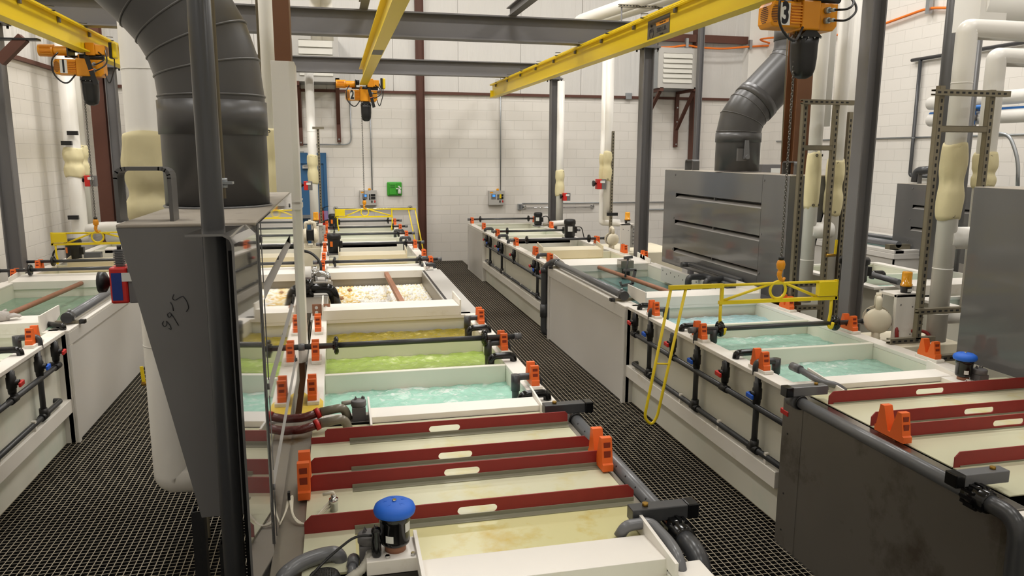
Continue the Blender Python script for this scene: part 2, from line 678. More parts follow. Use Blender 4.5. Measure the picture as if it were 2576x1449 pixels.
# ================================================================ STEEL FRAME
# grey cross beams resting on the grey columns
for y, w, lab in ((10.0, .2, 'nearer of two grey cross beams under the roof'), (14.5, .2, 'farther of two grey cross beams under the roof')):
    m = ibeam(MB(), (XL + .4, y, 3.73), (4.3, y, 3.73), w, .31 if y < 11 else .27, .012, .018)
    solo('cross_beam', m, 'steel_grey', lab + (', crossing above hoist two' if y > 11 else ', passing above the big duct'), 'beam', 'grey cross beams')
m = ibeam(MB(), (XL + .4, 5.5, 3.73), (4.4, 5.5, 3.73), .2, .31, .012, .018)
solo('cross_beam', m, 'steel_grey', 'grey cross beam over the third hoist, hidden above the picture', 'beam', 'grey cross beams')


def column(x, y, bx, dy, z1, label, material='steel_grey', web='x', plate=True, z0=-.6, name='steel_column', grp='grey steel columns'):
    t = thing(name, label, 'column', (x, y, z0), grp)
    obj('shaft', hcol(MB(), x, y, z0 + .02, z1 - (.02 if plate else 0), bx, dy, .012, web), material, t)
    obj('base_plate', MB().box(x - bx * .8, x + bx * .8, y - dy * .8, y + dy * .8, z0, z0 + .02), material, t)
    if plate:
        obj('cap_plate', MB().box(x - bx * .9, x + bx * .9, y - dy * .9, y + dy * .9, z1 - .02, z1), material, t)
        m = MB()
        for i in (-1, 1):
            for j in (-1, 1):
                m.cyl((x + i * bx * .72, y + j * dy * .72, z1 - .05), (x + i * bx * .72, y + j * dy * .72, z1 - .02), .014, n=6)
        obj('bolt', m, 'black_plastic', t)
    return t


column(4.185, 10.0, .15, .15, 3.73, 'grey steel column left of the slotted grey hood, beside the cream pump base')
column(4.185, 14.5, .15, .15, 3.73, 'grey steel column near back wall beside twin insulated pipes')
column(4.245, 5.55, .13, .13, 3.73, 'large grey steel column between the two pipe strut frames')
column(-3.66, 9.95, .17, .15, 3.73, 'grey steel column standing in front of the left wall')
column(-3.62, 14.5, .16, .15, 3.73, 'grey steel column beside the brown column in the left corner')
column(7.55, 15.2, .1, .12, 6.5, 'slim grey upright in front of the brown column by the louver', plate=False)
# brown building columns
column(1.815, 16.36, .17, .14, ZC, 'dark brown column on the back wall right of the green box', 'brown_primer', 'x', False, 0, 'building_column', 'brown columns')
column(8.02, 16.3, .16, .2, ZC, 'dark brown column on back wall beside the right louver', 'brown_primer', 'x', False, 0, 'building_column', 'brown columns')
column(-3.86, 14.6, .22, .2, ZC, 'dark brown column in the left corner behind hoist one', 'brown_primer', 'y', False, -.6, 'building_column', 'brown columns')
column(4.42, 6.75, .2, .2, ZC, 'reddish brown column right of the slotted grey hood', 'brown_column', 'y', False, -.6, 'building_column', 'brown columns')
# clad column beside the left hood
t = thing('clad_column', 'brown column boxed in a white plastic cover beside the reflective hood', 'column', (-.36, 5.45, -.6), 'brown columns')
m = MB().box(-.348, -.246, 5.36, 5.58, -.6, ZC)
obj('steel_post', m, 'brown_column', t)
x0, x1, y0, y1 = -.372, -.225, 5.3, 5.6
m = MB().prism([(x0, y0, .87), (x1 - .035, y0, .87), (x1, y0 + .035, .87), (x1, y1, .87), (x0, y1, .87)], (0, 0, 2.02))
obj('cover', m, 'jacket', t, .004)
m = MB().box(x0 - .006, x1 + .006, y0 - .006, y1, 1.93, 1.965).box(x0 - .006, x1 + .006, y0 - .006, y1, 1.98, 1.99)
obj('seam_strip', m, 'jacket', t)


# ---- yellow monorail beams
def monorail(xc, y0, y1, label, endbox=False):
    t = thing('monorail_beam', label, 'crane beam', (xc, (y0 + y1) / 2, 3.45), 'yellow monorail beams')
    obj('girder', ibeam(MB(), (xc, y0, 3.45), (xc, y1, 3.45), .13, .27, .014, .016), 'crane_yellow', t)
    m = MB()
    for i in range(4):
        xx = xc - .1 + i * .012 if xc > 1.5 else xc + .075 + i * .012
        m.box(xx - .003, xx + .003, y0, y1 - .2, 3.675, 3.683)
    obj('conductor_bar', m, 'crane_yellow', t)
    m = []
    y = y0 + .3
    sx = -1 if xc > 1.5 else 1
    while y < y1 - .2:
        m.append(MB().bar((xc + sx * .05, y, 3.735), (xc + sx * .125, y, 3.73), .02, .006).bar((xc + sx * .06, y, 3.69), (xc + sx * .13, y, 3.69), .014, .012))
        y += 1.05
    parts('bar_hanger', m, 'black_plastic', t)
    m = []
    y = y0 + .75
    while y < y1 - .2:
        m.append(MB().box(xc + sx * .012, xc + sx * .035, y - .02, y + .02, 3.645, 3.704))
        y += 1.05
    parts('bolt_clip', m, 'steel_grey', t)
    if endbox:
        obj('end_stop', MB().box(xc - .055, xc + .055, y1 - .03, y1, 3.46, 3.6), 'crane_yellow', t)
    return t


b1 = monorail(-2.77, -1, 15.9, 'yellow crane beam carrying hoist one at upper left')
b2 = monorail(.545, -1, 13.55, 'yellow crane beam carrying hoist two over the middle tanks')
b3 = monorail(3.265, -1, 15.9, 'yellow crane beam carrying hoist three at upper right', True)
m = MB().box(.48, .6, 9.0, 9.42, 3.4488, 3.45)
obj('faded_label', m, 'sign_grey', b2)
# capacity sign on the web of beam 3
ys0, ys1 = at(1630, 70, x=3.257).y, at(1685, 60, x=3.257).y
sg = MB().box(3.254, 3.257, ys1, ys0, 3.472, 3.672)
s = obj('capacity_sign', sg, 'sign_grey', b3)
yc, yw = (ys0 + ys1) / 2, ys0 - ys1
RT, UP = (0, -1, 0), (0, 0, 1)
obj('sign_band', MB().prism([(3.2535, ys0 - yw * .42, 3.59), (3.2535, ys1 + yw * .05, 3.59), (3.2535, ys1, 3.625), (3.2535, ys0 - yw * .38, 3.625)], (.0004, 0, 0)), 'amber_paint', s)
obj('sign_band', MB().box(3.2531, 3.2536, ys1, ys0, 3.472, 3.482), 'amber_paint', s)
text('lettering', '500 LB.', .062, 'ink', s, (3.2525, yc - yw * .16, 3.545), RT, UP, sx=yw / .42)
text('lettering', 'Capacity', .02, 'ink', s, (3.2525, yc - yw * .16, 3.502), RT, UP, sx=yw / .42)
text('lettering', 'ERC', .05, 'ink', s, (3.2525, yc + yw * .3, 3.56), RT, UP, sx=yw / .42)
text('lettering', '954-680-4495', .02, 'ink', s, (3.2525, yc - yw * .2, 3.607), RT, UP, sx=yw / .42)
m = MB().torus((3.2528, yc + yw * .3, 3.535), (1, 0, 0), .05, .0022, 24, 4)
m.sweep([(3.2528, yc + yw * .3, 3.62), (3.2528, yc + yw * .3, 3.6)], [.018, .012], 8)
obj('emblem', m, 'ink', s)

# small overhead beams along the room above the cross beams
for u, v, y0, y1, lab in ((915, 28, 9, 16.4, 'thin grey overhead beam left of monorail two'), (1290, 40, 9, 16.4, 'thin grey overhead beam between monorails two and three')):
    p = at(u, v, y=9.9)
    solo('purlin_beam', ibeam(MB(), (p.x, -1, 4.04), (p.x, 10.05, 4.04), .1, .12, .01, .012), 'steel_grey', lab, 'beam', 'thin overhead beams')


# ================================================================ HOISTS
def hoist(xc, y, num, label, chain_x, hook_z, remote=False, trolley_side=-1):
    """electric chain hoist with motor trolley; body lies along x, faces -y"""
    zc = 3.285
    t = thing('chain_hoist', label, 'hoist', (xc, y, zc), 'electric chain hoists')
    x0, x1 = xc - .265, xc + .265
    h = .088
    yf, yb = y - .09, y + .09
    # body: motor housing, gear block, control box
    m = MB()
    pr = [(x0 + .02, zc - h), (x0 + .2, zc - h), (x0 + .24, zc - h - .005), (x0 + .24, zc + h), (x0 + .02, zc + h), (x0, zc + h - .03), (x0, zc - h + .03)]
    m.prism([(a, yf, b) for a, b in pr], (0, .18, 0))
    obj('motor_housing', m, 'hoist_orange', t, .012, 3)
    m = MB().box(x0 + .24, x0 + .385, yf - .012, yb + .012, zc - h - .012, zc + h + .012)
    obj('gear_block', m, 'hoist_orange', t, .01, 2)
    m = MB().prism([(x0 + .385, yf, zc - h - .015), (x1 - .03, yf, zc - h - .015), (x1, yf, zc - h + .02), (x1, yf, zc + h), (x0 + .385, yf, zc + h)], (0, .18, 0))
    obj('control_box', m, 'hoist_orange', t, .008, 2)
    m = MB()
    for i in range(7):
        z = zc - .06 + i * .02
        m.box(x0 + .152, x0 + .238, yf - .012, yf, z - .004, z + .004)
    obj('cooling_fin', m, 'hoist_orange', t)
    m = MB()
    for i in range(9):
        z = zc - .052 + i * .013
        w = .05 * math.sqrt(max(.05, 1 - ((z - zc) / .06) ** 2))
        m.box(x0 - .002, x0, y - w, y + w, z - .003, z + .003)
    for i in range(11):
        z = zc - .055 + i * .011
        w = .034 * math.sqrt(max(.05, 1 - ((z - zc) / .06) ** 2))
        m.box(x0 + .035 - w, x0 + .035 + w, yf - .002, yf + .001, z - .0025, z + .0025)
    obj('fan_grille', m, 'brown_primer', t)
    pl = obj('number_plate', MB().box(x0 + .07, x0 + .147, yf - .004, yf, zc - .075, zc + .075), 'label_white', t)
    text('digit', num, .2, 'ink', pl, (x0 + .108, yf - .0052, zc), (1, 0, 0), (0, 0, 1), sx=.62)
    m = MB()
    for i, zz in enumerate((.035, -.035)):
        p = V((x0 + .43, yf, zc + zz))
        m.cyl(p, p + V((.012, -.03, 0)), .022, n=12)
        m.cyl(p + V((.012, -.03, 0)), p + V((.03, -.065, -.004)), .014, n=10)
    obj('cable_gland', m, 'galv', t)
    # suspension link and trolley on the beam flange
    m = MB().bar((xc, y, zc + h), (xc, y, 3.44), .03, .03, (0, 1, 0))
    m.torus((xc, y, 3.4), (0, 1, 0), .03, .012, 16, 8)
    obj('suspension_link', m, 'hoist_orange', t)
    m = MB()
    for sx in (-1, 1):
        m.box(xc + sx * .085, xc + sx * .1, y - .13, y + .13, 3.4, 3.54)
        for yy in (-.08, .08):
            m.cyl((xc + sx * .03, y + yy, 3.5), (xc + sx * .085, y + yy, 3.5), .034, n=16)
    m.cyl((xc - .16, y, 3.41), (xc + .16, y, 3.41), .014, n=8)
    obj('trolley', m, 'black_plastic', t)
    m = MB().box(xc + .1, xc + .2, y - .14, y + .1, 3.42, 3.56)
    m.prism([(xc + .2, y - .13, 3.43), (xc + .3, y - .1, 3.43), (xc + .3, y + .08, 3.43), (xc + .2, y + .1, 3.43)], (0, 0, .11))
    obj('trolley_box', m, 'hoist_orange', t, .008)
    m = MB().cyl((xc - .42, y - .02, 3.47), (xc - .26, y - .02, 3.47), .07, n=18)
    for i in range(7):
        zz = 3.43 + i * .014
        m.box(xc - .4, xc - .28, y - .095, y - .085, zz - .003, zz + .003)
    m.cyl((xc - .26, y - .02, 3.47), (xc - .1, y - .02, 3.47), .055, n=16)
    obj('trolley_motor', m, 'hoist_orange', t, .006)
    # cables
    m = MB()
    m2 = MB()
    m.tube([(x0 + .46, yf - .065, zc + .03), (xc + .24, yf - .16, zc + .02), (xc + .33, yf - .1, zc + .09), (xc + .2, yf, zc + .2)], .008, 8, .08)
    m3 = MB().tube([(x0 + .46, yf - .065, zc - .04), (xc + .22, yf - .17, zc - .06), (xc + .35, yf - .12, zc + .03), (xc + .3, yf, zc + .2)], .008, 8, .1)
    m2.tube([(xc - .2, y - .1, 3.44), (x0 + .01, yf - .08, 3.36), (x0 + .01, yf - .08, zc - .1), (xc - .12, yf - .08, zc - .22), (xc - .03, yf - .03, zc - .09)], .009, 8, .12)
    parts('cable', [m, m2, m3], 'black_plastic', t)
    m = MB().cyl((xc + .02, yf + .02, 3.405), (xc + .28, yf + .02, 3.405), .03, n=10)
    obj('cable_bundle', m, 'black_plastic', t)
    if remote:
        m = MB().box(xc + .36, xc + .41, y - .06, y + .05, 3.4, 3.58)
        obj('pendant', m, 'signal_yellow', t, .02, 3)
        m = MB().box(xc + .33, xc + .362, y - .055, y + .045, 3.4, 3.58)
        m.tube([(xc + .37, y, 3.4), (xc + .37, y, 3.3), (xc + .3, y - .03, 3.08), (xc + .24, y, 3.3)], .007, 8, .08)
        obj('pendant_lead', m, 'black_plastic', t)
        m = MB().bar((xc + .12, yf - .1, 3.4), (xc + .2, yf - .1, 3.08), .052, .004, (0, 1, 0))
        wt = obj('warning_strap', m, 'black_plastic', t)
        obj('strap_band', MB().bar((xc + .157, yf - .103, 3.25), (xc + .16, yf - .103, 3.24), .052, .003, (0, 1, 0)), 'cable_orange', wt)
    # chain bag
    z1, z0 = zc - .145, zc - .43
    bx = chain_x + .075
    m = MB()
    rows = [(0, .09, .075), (.05, .088, .078), (.14, .087, .076), (.22, .08, .068), (.265, .065, .052), (.285, .03, .025)]
    ps = []
    k = len(m.v)
    for d, a, b in rows:
        for j in range(20):
            w = 2 * PI * j / 20
            cx, cy = math.cos(w), math.sin(w)
            e = (abs(cx) ** 4 + abs(cy) ** 4) ** -.25
            cr = 1 - .1 * max(0, math.cos(w * 1 + PI / 2)) * (abs(math.sin(w * 3)) if d > 0 else 0)
            m.v.append(V((bx + a * cx * e * cr, y + b * cy * e * cr, z1 - d)))
    for i in range(len(rows) - 1):
        for j in range(20):
            m.f.append([k + i * 20 + j, k + (i + 1) * 20 + j, k + (i + 1) * 20 + (j + 1) % 20, k + i * 20 + (j + 1) % 20]); m.sm.append(True)
    m.f.append([k + j for j in range(20)]); m.sm.append(False)
    m.f.append([k + 100 + j for j in range(20)][::-1]); m.sm.append(False)
    m.prism([(bx - .09, y - .076, z1), (bx - .04, y - .076, z1 + .045), (bx + .04, y - .076, z1 + .045), (bx + .09, y - .076, z1)], (0, .15, 0))
    bag = obj('chain_bag', m, 'black_plastic', t)
    m = MB()
    for i in range(4):
        obj('rivet', MB().ball((bx - .075 + i * .05, y - .08, z1 - .006), .006, 8, 4), 'galv', bag)
    m = MB().bar((bx - .015, y, z1 + .04), (bx - .005, y, zc - h), .03, .015)
    obj('bag_bracket', m, 'steel_grey', t)
    # load chain and hook
    m = MB()
    z, i = zc - h - .01, 0
    while z > hook_z + .14:
        k = len(m.v)
        m.torus((0, 0, 0), (0, 1, 0) if i % 2 else (1, 0, 0), .0085, .0032, 10, 5)
        for q in range(k, len(m.v)):
            c = m.v[q]
            m.v[q] = V((chain_x + c.x, y + c.y, z + c.z * 1.5))
        z -= .0195
        i += 1
    obj('load_chain', m, 'chain', t)
    hz = hook_z
    m = MB().lathe((chain_x, y, hz + .06), [(.012, 0), (.03, .015), (.034, .05), (.026, .075), (.014, .085)], 14)
    m.sweep(fillet([(chain_x, y, hz + .065), (chain_x - .012, y, hz + .02), (chain_x + .022, y, hz - .028), (chain_x + .04, y, hz + .005)], .02, 5), [.019] * 4 + [.017] * 4 + [.013] * 4 + [.01] * 2, 10)
    obj('hook_block', m, 'hoist_orange', t)
    obj('chain_stop', MB().cyl((chain_x, y, hz + .145), (chain_x, y, hz + .165), .022, n=12), 'black_plastic', t)
    return t


hoist(3.3, 5.14, '3', 'orange chain hoist marked 3, above the right tank line', 3.297, 1.375)
hoist(.51, 13.7, '2', 'orange chain hoist marked 2, above the middle tank line', .508, 1.355, True)
hoist(-2.86, 10.2, '1', 'orange chain hoist marked 1, above the left tank line', -2.85, 1.36, True)


def spreader(x, y, s, label):
    """lifting bar hung by its ring; s=+1 handle loop towards -x, s=-1 mirrored"""
    t = thing('lifting_spreader', label, 'lifting bar', (x, y, 1.3), 'yellow lifting spreaders')
    X = lambda a: x + s * a
    m = MB()
    m.bar((X(-.9), y, 1.335), (X(-.46), y, 1.335), .03, .03)
    obj('handle_arm', m, 'spreader_yellow', t)
    m = MB()
    m.tube([(X(-.47), y, 1.337), (X(.51), y, 1.337)], .011, 10)
    m.bar((X(-.49), y, 1.205), (X(.52), y, 1.205), .03, .026)
    m.bar((X(-.47), y, 1.34), (X(-.47), y, 1.2), .022, .022)
    m.bar((X(.505), y, 1.35), (X(.505), y, 1.195), .03, .02)
    m.tube([(X(-.46), y, 1.22), (X(-.06), y, 1.335)], .011, 8)
    m.tube([(X(.34), y, 1.22), (X(.06), y, 1.335)], .011, 8)
    obj('truss', m, 'spreader_yellow', t)
    obj('lifting_ring', MB().torus((x, y, 1.285), (0, 1, 0), .066, .011, 32, 8), 'spreader_yellow', t)
    m = MB().box(X(.345), X(.5), y - .026, y + .026, 1.225, 1.34)
    obj('counterweight', m, 'spreader_yellow', t, .004)
    for a, b in ((-.475, -.46), (.475, .46)):
        m = MB().tube([(X(a), y, 1.2), (X(a), y, 1.08), (X(b), y - .0, .985), (X(b), y - .045, .965), (X(b), y - .06, 1.02)], .012, 10, .025)
        obj('hook', m, 'spreader_yellow', t)
    m = MB().tube([(X(-.885), y, 1.325), (X(-1.06), y, .34), (X(-1.0), y, .275), (X(-.955), y, .34), (X(-.765), y, 1.325)], .011, 10, .06)
    m.tube([(X(-.985), y, .76), (X(-.877), y, .75)], .007, 8)
    obj('loop_handle', m, 'spreader_yellow', t)
    return t


spreader(3.285, 5.14, 1, 'yellow lifting bar with long loop handle, hanging from hoist three')
spreader(.511, 13.7, -1, 'yellow lifting bar hanging from hoist two near the back wall')
spreader(-2.844, 10.2, -1, 'yellow lifting bar hanging from hoist one at the left')

# ================================================================ TANK LINES
RIM = .925
LINES = {'middle': (1.185, -1), 'right': (2.6, 1), 'left': (-2.1, -1)}


def liquid(name, X, a0, a1, y0, y1, z, material, label, amp=.012, wave=6):
    """rippled liquid body inside a tank"""
    m = MB()
    nx, ny = (48, 30) if amp > .004 else (10, 8)
    k = []
    for j in range(ny + 1):
        for i in range(nx + 1):
            a, y = a0 + (a1 - a0) * i / nx, y0 + (y1 - y0) * j / ny
            h = amp * (.5 * math.sin(wave * 3.1 * a + 4 * y) + .4 * math.sin(wave * 5.3 * y - 7 * a) + .5 * math.sin(wave * 7.7 * a + wave * 6.1 * y + 1.3) + .35 * math.sin(wave * 13 * a - wave * 9 * y))
            if amp > .004:
                h += random.uniform(-.35, .35) * amp
            k.append((X(a), y, z + h))
    n = nx + 1
    fs = [(j * n + i, j * n + i + 1, (j + 1) * n + i + 1, (j + 1) * n + i) for j in range(ny) for i in range(nx)]
    if X(1) < X(0):
        fs = [f[::-1] for f in fs]
    m.add(k, fs, True)
    m.box(X(a0), X(a1), y0, y1, z - .3, z - .05)
    return solo(name, m, material, label, 'liquid', 'liquids in the tanks')


def bank(label, X, y0, y1, divs, wallmat='tank_wall', inner='tank_wall', ends=(True, True), ledge=True, rimmat='white_pp', w=1.4, rim_a=.115, base=-.6, jack=None, zrim=RIM):
    """open plastic tank: rim strips, outer and inner walls, dividers (y list), ledge"""
    t = thing('process_tank', label, 'tank', (X(w / 2), (y0 + y1) / 2, base), 'white plastic process tanks')
    t_ = .03
    m = MB().box(X(0), X(rim_a), y0, y1, zrim - t_, zrim).box(X(w - rim_a), X(w), y0, y1, zrim - t_, zrim)
    if ends[0]:
        m.box(X(rim_a), X(w - rim_a), y0, y0 + .05, zrim - t_, zrim)
    if ends[1]:
        m.box(X(rim_a), X(w - rim_a), y1 - .05, y1, zrim - t_, zrim)
    obj('rim', m, rimmat, t, .004)
    m = MB()
    m.box(X(rim_a), X(rim_a - .025), y0, y1, .1, zrim - t_)
    m.box(X(w - rim_a), X(w - rim_a + .025), y0, y1, .1, zrim - t_)
    m.box(X(rim_a), X(w - rim_a), y0 + .013, y0 + .03, .1, zrim - t_)
    m.box(X(rim_a), X(w - rim_a), y1 - .03, y1 - .013, .1, zrim - t_)
    m.box(X(rim_a), X(w - rim_a), y0, y1, .1, .12)
    obj('inner_wall', m, inner, t)
    m = MB().box(X(.07), X(.085), y0, y1, base, zrim - t_)
    m.box(X(w - .085), X(w - .07), y0, y1, base, zrim - t_)
    m.box(X(.085), X(w - .085), y0, y0 + .012, base, zrim - t_).box(X(.085), X(w - .085), y1 - .012, y1, base, zrim - t_)
    obj('outer_wall', m, wallmat, t)
    for d in divs:
        m = MB().box(X(rim_a), X(w - rim_a), d - .02, d + .02, .15, zrim - .003)
        obj('divider', m, inner, t, .006)
    if ledge:
        m = MB().box(X(0), X(.069), y0, min(y1, 13.6), .255, .365)
        obj('ledge', m, 'white_pp', t, .004)
    return t


def drain_board(X, a0, a1, yf, yb, zf, zb, t, drop=.075, material='white_pp', cheek=True):
    """sloping board with upstand cheeks at both ends, carried by the tank"""
    m = MB()
    m.prism([(X(a0), yf, zf), (X(a0), yb, zb), (X(a0), yb, zb - .02), (X(a0), yf + .02, zf - .02), (X(a0), yf + .02, zf - drop), (X(a0), yf, zf - drop)], (X(a1) - X(a0), 0, 0))
    b = obj('drain_board', m, material, t, .003)
    if cheek:
        for a in (a0, a1):
            e = -.012 if a == a0 else .012
            m = MB().prism([(X(a), yf, zf - drop), (X(a), yf, zf + .05), (X(a), yb + .1, zb + .06), (X(a), yb + .1, zb - .02), (X(a), yb, zb - .05)], (X(a + e) - X(a), 0, 0))
            obj('cheek', m, material, b)
    return b


def saddle(x, y, label, big=1.0, block=True, z=RIM, sx=1):
    """orange V saddle for a carrier rod; V opens upward along the rod axis x"""
    t = thing('rod_saddle', label, 'rod holder', (x, y, z), 'orange rod saddles')
    zb = z + (.022 if block else .004)
    if block:
        obj('pad', MB().box(x - .033, x + .033, y - .1, y + .1, z, zb), 'white_pp', t, .003)
    h, w = .115 * big, .03
    L = .082 * big
    pr = [(-L, .0), (-L, .03), (-L * .9, .035), (-L * .72, h), (-L * .45, h), (-.008, .028), (.008, .028), (L * .45, h), (L * .72, h), (L * .9, .035), (L, .03), (L, .0)]
    m = MB().prism([(x - w, y + a, zb + b) for a, b in pr], (w * 1.6, 0, 0))
    sd = obj('saddle', m, 'orange', t)
    for z0_, z1_ in ((.042, .07), (.078, .1)):
        yq = y - L * (.86 if z0_ < .05 else .79)
        obj('window', MB().box(x - w * .7, x + w * .3, yq, yq + .02, zb + z0_ * h / .115, zb + z1_ * h / .115), 'saddle_window', sd)
    m = MB()
    for sgn in (-1, 1):
        m.cyl((x, y + sgn * L * .8, zb + .012), (x, y + sgn * L * .8, zb + .022), .009, n=6)
    obj('bolt', m, 'galv', t)
    return t


def carrier_rod(x0, x1, y, z, f0, f1, label):
    t = thing('carrier_rod', label, 'rod', ((x0 + x1) / 2, y, z), 'dark carrier rods across the tanks')
    obj('rod', MB().cyl((x0, y, z), (x1, y, z), .019, n=14), 'pipe_pvc', t)
    for x in (x0, x1):
        e = -.03 if x == x1 else .03
        obj('end_cap', MB().cyl((x - (.02 if e > 0 else -.02), y, z), (x + e, y, z), .024, n=14), 'pipe_grey', t)
    for x in (f0, f1):
        e = .018
        m = MB().lathe((x - e, y, z), [(.03, 0), (.033, .012), (.06, .012), (.062, .018), (.062, .03), (.058, .036), (.03, .036)], 20, (1, 0, 0))
        for i in range(6):
            a = i * PI / 3
            m.cyl((x - e + .008, y + .046 * math.cos(a), z + .046 * math.sin(a)), (x - e + .04, y + .046 * math.cos(a), z + .046 * math.sin(a)), .006, n=6)
        obj('flange', m, 'black_gloss', t)
    return t


YS = [14.95, 13.72, 12.5, 11.15, 10.0, 9.28, 6.0, 5.14, 4.29, 3.07]
PLACE = ['nearest the back wall', 'second from the back wall', 'third from the back wall', 'fourth from the back wall', 'beside the cream bath', 'just behind the hot tank',
         'beside the %s bath', 'beside the %s bath', 'beside the %s bath', 'between red-lipped covers']
BATH = {'middle': ('yellow', 'lime green', 'teal'), 'right': ('pale blue', 'sea green', 'large sea green'), 'left': ('white', 'hidden', 'hidden')}
for ln, (xa, s) in LINES.items():
    X = lambda a, xa=xa, s=s: xa + s * a
    for i, y in enumerate(YS):
        pl = PLACE[i]
        if '%s' in pl:
            pl = pl % BATH[ln][i - 6]
        for side, a in (('aisle', .055), ('inner', 1.34)):
            if ln == 'left' and (i in (8, 9) or (i == 7) or (side == 'inner' and i in (6,)) ):
                continue
            if ln == 'left' and side == 'aisle' and i not in (0, 1, 6):
                continue
            if ln == 'left' and side == 'inner' and i < 4:
                continue
            if ln == 'right' and side == 'inner' and i == 9:
                continue
            sname = {'middle': {'aisle': 'right', 'inner': 'left'}, 'right': {'aisle': 'left', 'inner': 'right'}, 'left': {'aisle': 'right', 'inner': 'left'}}[ln][side]
            big = 1.25 if i == 9 else 1.0
            saddle(X(a), y, 'orange saddle on %s rim of %s line, %s' % (sname, ln, pl), big, i not in (9,) and (side == 'aisle' or ln == 'right' or i > 5), RIM if i != 9 else .93)

# ---- liquids and tanks per line
for ln, (xa, s) in LINES.items():
    X = lambda a, xa=xa, s=s: xa + s * a
    q = ln + ' tank line'
    # far bank
    t = bank('long white tank bank at the far end of the ' + q, X, 9.12, 15.15, [13.93, 12.83, 11.95, 10.42, 9.66])
    m = MB().box(X(0), X(.07), 13.6, 15.15, -.1, RIM - .03)
    m.box(X(-.006), X(0), 13.6, 13.68, -.1, RIM - .03).box(X(-.006), X(0), 15.07, 15.15, -.1, RIM - .03).box(X(-.006), X(0), 13.68, 15.07, RIM - .12, RIM - .03)
    obj('end_panel', m, 'jacket', t, .003)
    drain_board(X, .26, 1.15, 10.37, 10.56, .955, .985, t, .12, 'cream_pp')
    drain_board(X, .26, 1.15, 11.93, 12.1, .935, .95, t, .06, 'white_pp', False)
    liquid('bath_liquid', X, .115, 1.285, 13.95, 15.1, .79, 'pale_liquid', 'pale liquid in the last bath by the back wall, ' + q, .001)
    liquid('bath_liquid', X, .115, 1.285, 12.85, 13.91, .79, 'pale_liquid', 'pale liquid in the second bath from the back wall, ' + q, .001)
    liquid('bath_liquid', X, .115, 1.285, 11.97, 12.81, .79, 'pale_liquid', 'pale liquid in the third bath from the back wall, ' + q, .001)
    liquid('bath_liquid', X, .115, 1.285, 10.44, 11.93, .72, 'dark_liquid', 'dark liquid in the bath with black pump motor, ' + q, .001)
    liquid('bath_liquid', X, .115, 1.285, 9.68, 10.4, .62, 'cream_liquid', 'cream liquid in the cream coloured bath, ' + q, .001)
    liquid('bath_liquid', X, .115, 1.285, 9.15, 9.64, .8, 'pale_liquid', 'pale green liquid in narrow bath behind hot tank, ' + q, .001)
    # jacketed hot tank
    t = thing('hot_tank', {'middle': 'jacketed hot tank filled with white floating balls, middle line', 'right': 'white jacketed hot tank with still teal water, right line', 'left': 'white jacketed hot tank with still green water, left line'}[ln], 'tank', (X(.7), 7.8, -.6), 'jacketed hot tanks')
    y0, y1 = 6.47, 9.1
    m = MB().box(X(-.012), X(.03), y0, y1, -.2, RIM - .02)
    m.box(X(1.37), X(1.41), y0, y1, -.6, RIM - .02).box(X(0), X(1.4), y0, y0 + .03, -.6, RIM - .02).box(X(0), X(1.4), y1 - .03, y1, -.6, RIM - .02)
    obj('jacket', m, 'jacket', t)
    m = MB().box(X(-.03), X(-.012), y0, y1, RIM - .12, RIM - .02).box(X(-.03), X(-.012), y0, y0 + .06, -.2, RIM - .12).box(X(-.03), X(-.012), y1 - .06, y1, -.2, RIM - .12)
    obj('jacket_trim', m, 'jacket', t, .003)
    m = MB().box(X(-.03), X(.2 if ln == 'middle' else .13), y0, y1, RIM - .02, RIM).box(X(1.28), X(1.42), y0, y1, RIM - .02, RIM)
    m.box(X(.05), X(1.3), y0, y0 + .06, RIM - .02, RIM).box(X(.05), X(1.3), y1 - .06, y1, RIM - .02, RIM)
    obj('rim', m, 'band_grey' if ln == 'middle' else 'white_pp', t, .004)
    if ln == 'middle':
        obj('gap_shade', MB().box(X(.165), X(.19), y0 + .08, y1 - .08, RIM, RIM + .002), 'black_plastic', t)  # black strip on the rim paints the shade of an open slot
    m = MB()
    ai = .2 if ln == 'middle' else .13
    for (p, r_, c, d) in ((X(ai), X(ai - .015), y0, y1), (X(1.28), X(1.3), y0, y1), (X(ai), X(1.28), y0 + .05, y0 + .065), (X(ai), X(1.28), y1 - .065, y1 - .05)):
        m.box(p, r_, c, d, .2, RIM - .02)
    m.box(X(ai), X(1.28), y0, y1, .2, .22)
    obj('liner', m, 'stained_steel' if ln == 'middle' else 'tank_wall', t)
    drain_board(X, .16, 1.31, 9.02, 9.36, .935, .965, t, .085)
    drain_board(X, .16, 1.31, 6.42, 6.76, 1.008, 1.0, t, .085)
    # agitation rod along the middle, rusty
    xm = X(.62)
    if ln == 'middle':
        m = MB().bar((xm, 6.75, .965), (xm, 9.03, .9), .045, .045)
    else:
        m = MB().cyl((xm, 6.7, .96), (xm, 9.03, .9), .024, n=12)
    tt = solo('rusty_pipe', m, 'rust_pipe', {'middle': 'brown square bar lying across the ball-covered hot tank', 'right': 'rusty brown pipe lengthwise over the still teal hot tank', 'left': 'rusty pipe lengthwise over the still green hot tank'}[ln], 'pipe')
    if ln != 'middle':
        liquid('bath_liquid', X, .13, 1.28, 6.53, 9.04, .76, 'still_green' if ln == 'left' else 'still_teal', 'still green water in left hot tank' if ln == 'left' else 'still teal water in right hot tank', .0015, 3)
    else:
        liquid('bath_liquid', X, .2, 1.28, 6.53, 9.04, .74, 'pale_liquid', 'pale water under the floating balls of the hot tank', .001)
    # three agitated baths
    t = bank({'middle': 'white tank with yellow, lime green and teal baths, middle line', 'right': 'white tank with three bubbling sea green baths, right line', 'left': 'white tank with plumbing rails on its side, left line'}[ln], X, 3.97, 6.472, [5.62, 4.8])
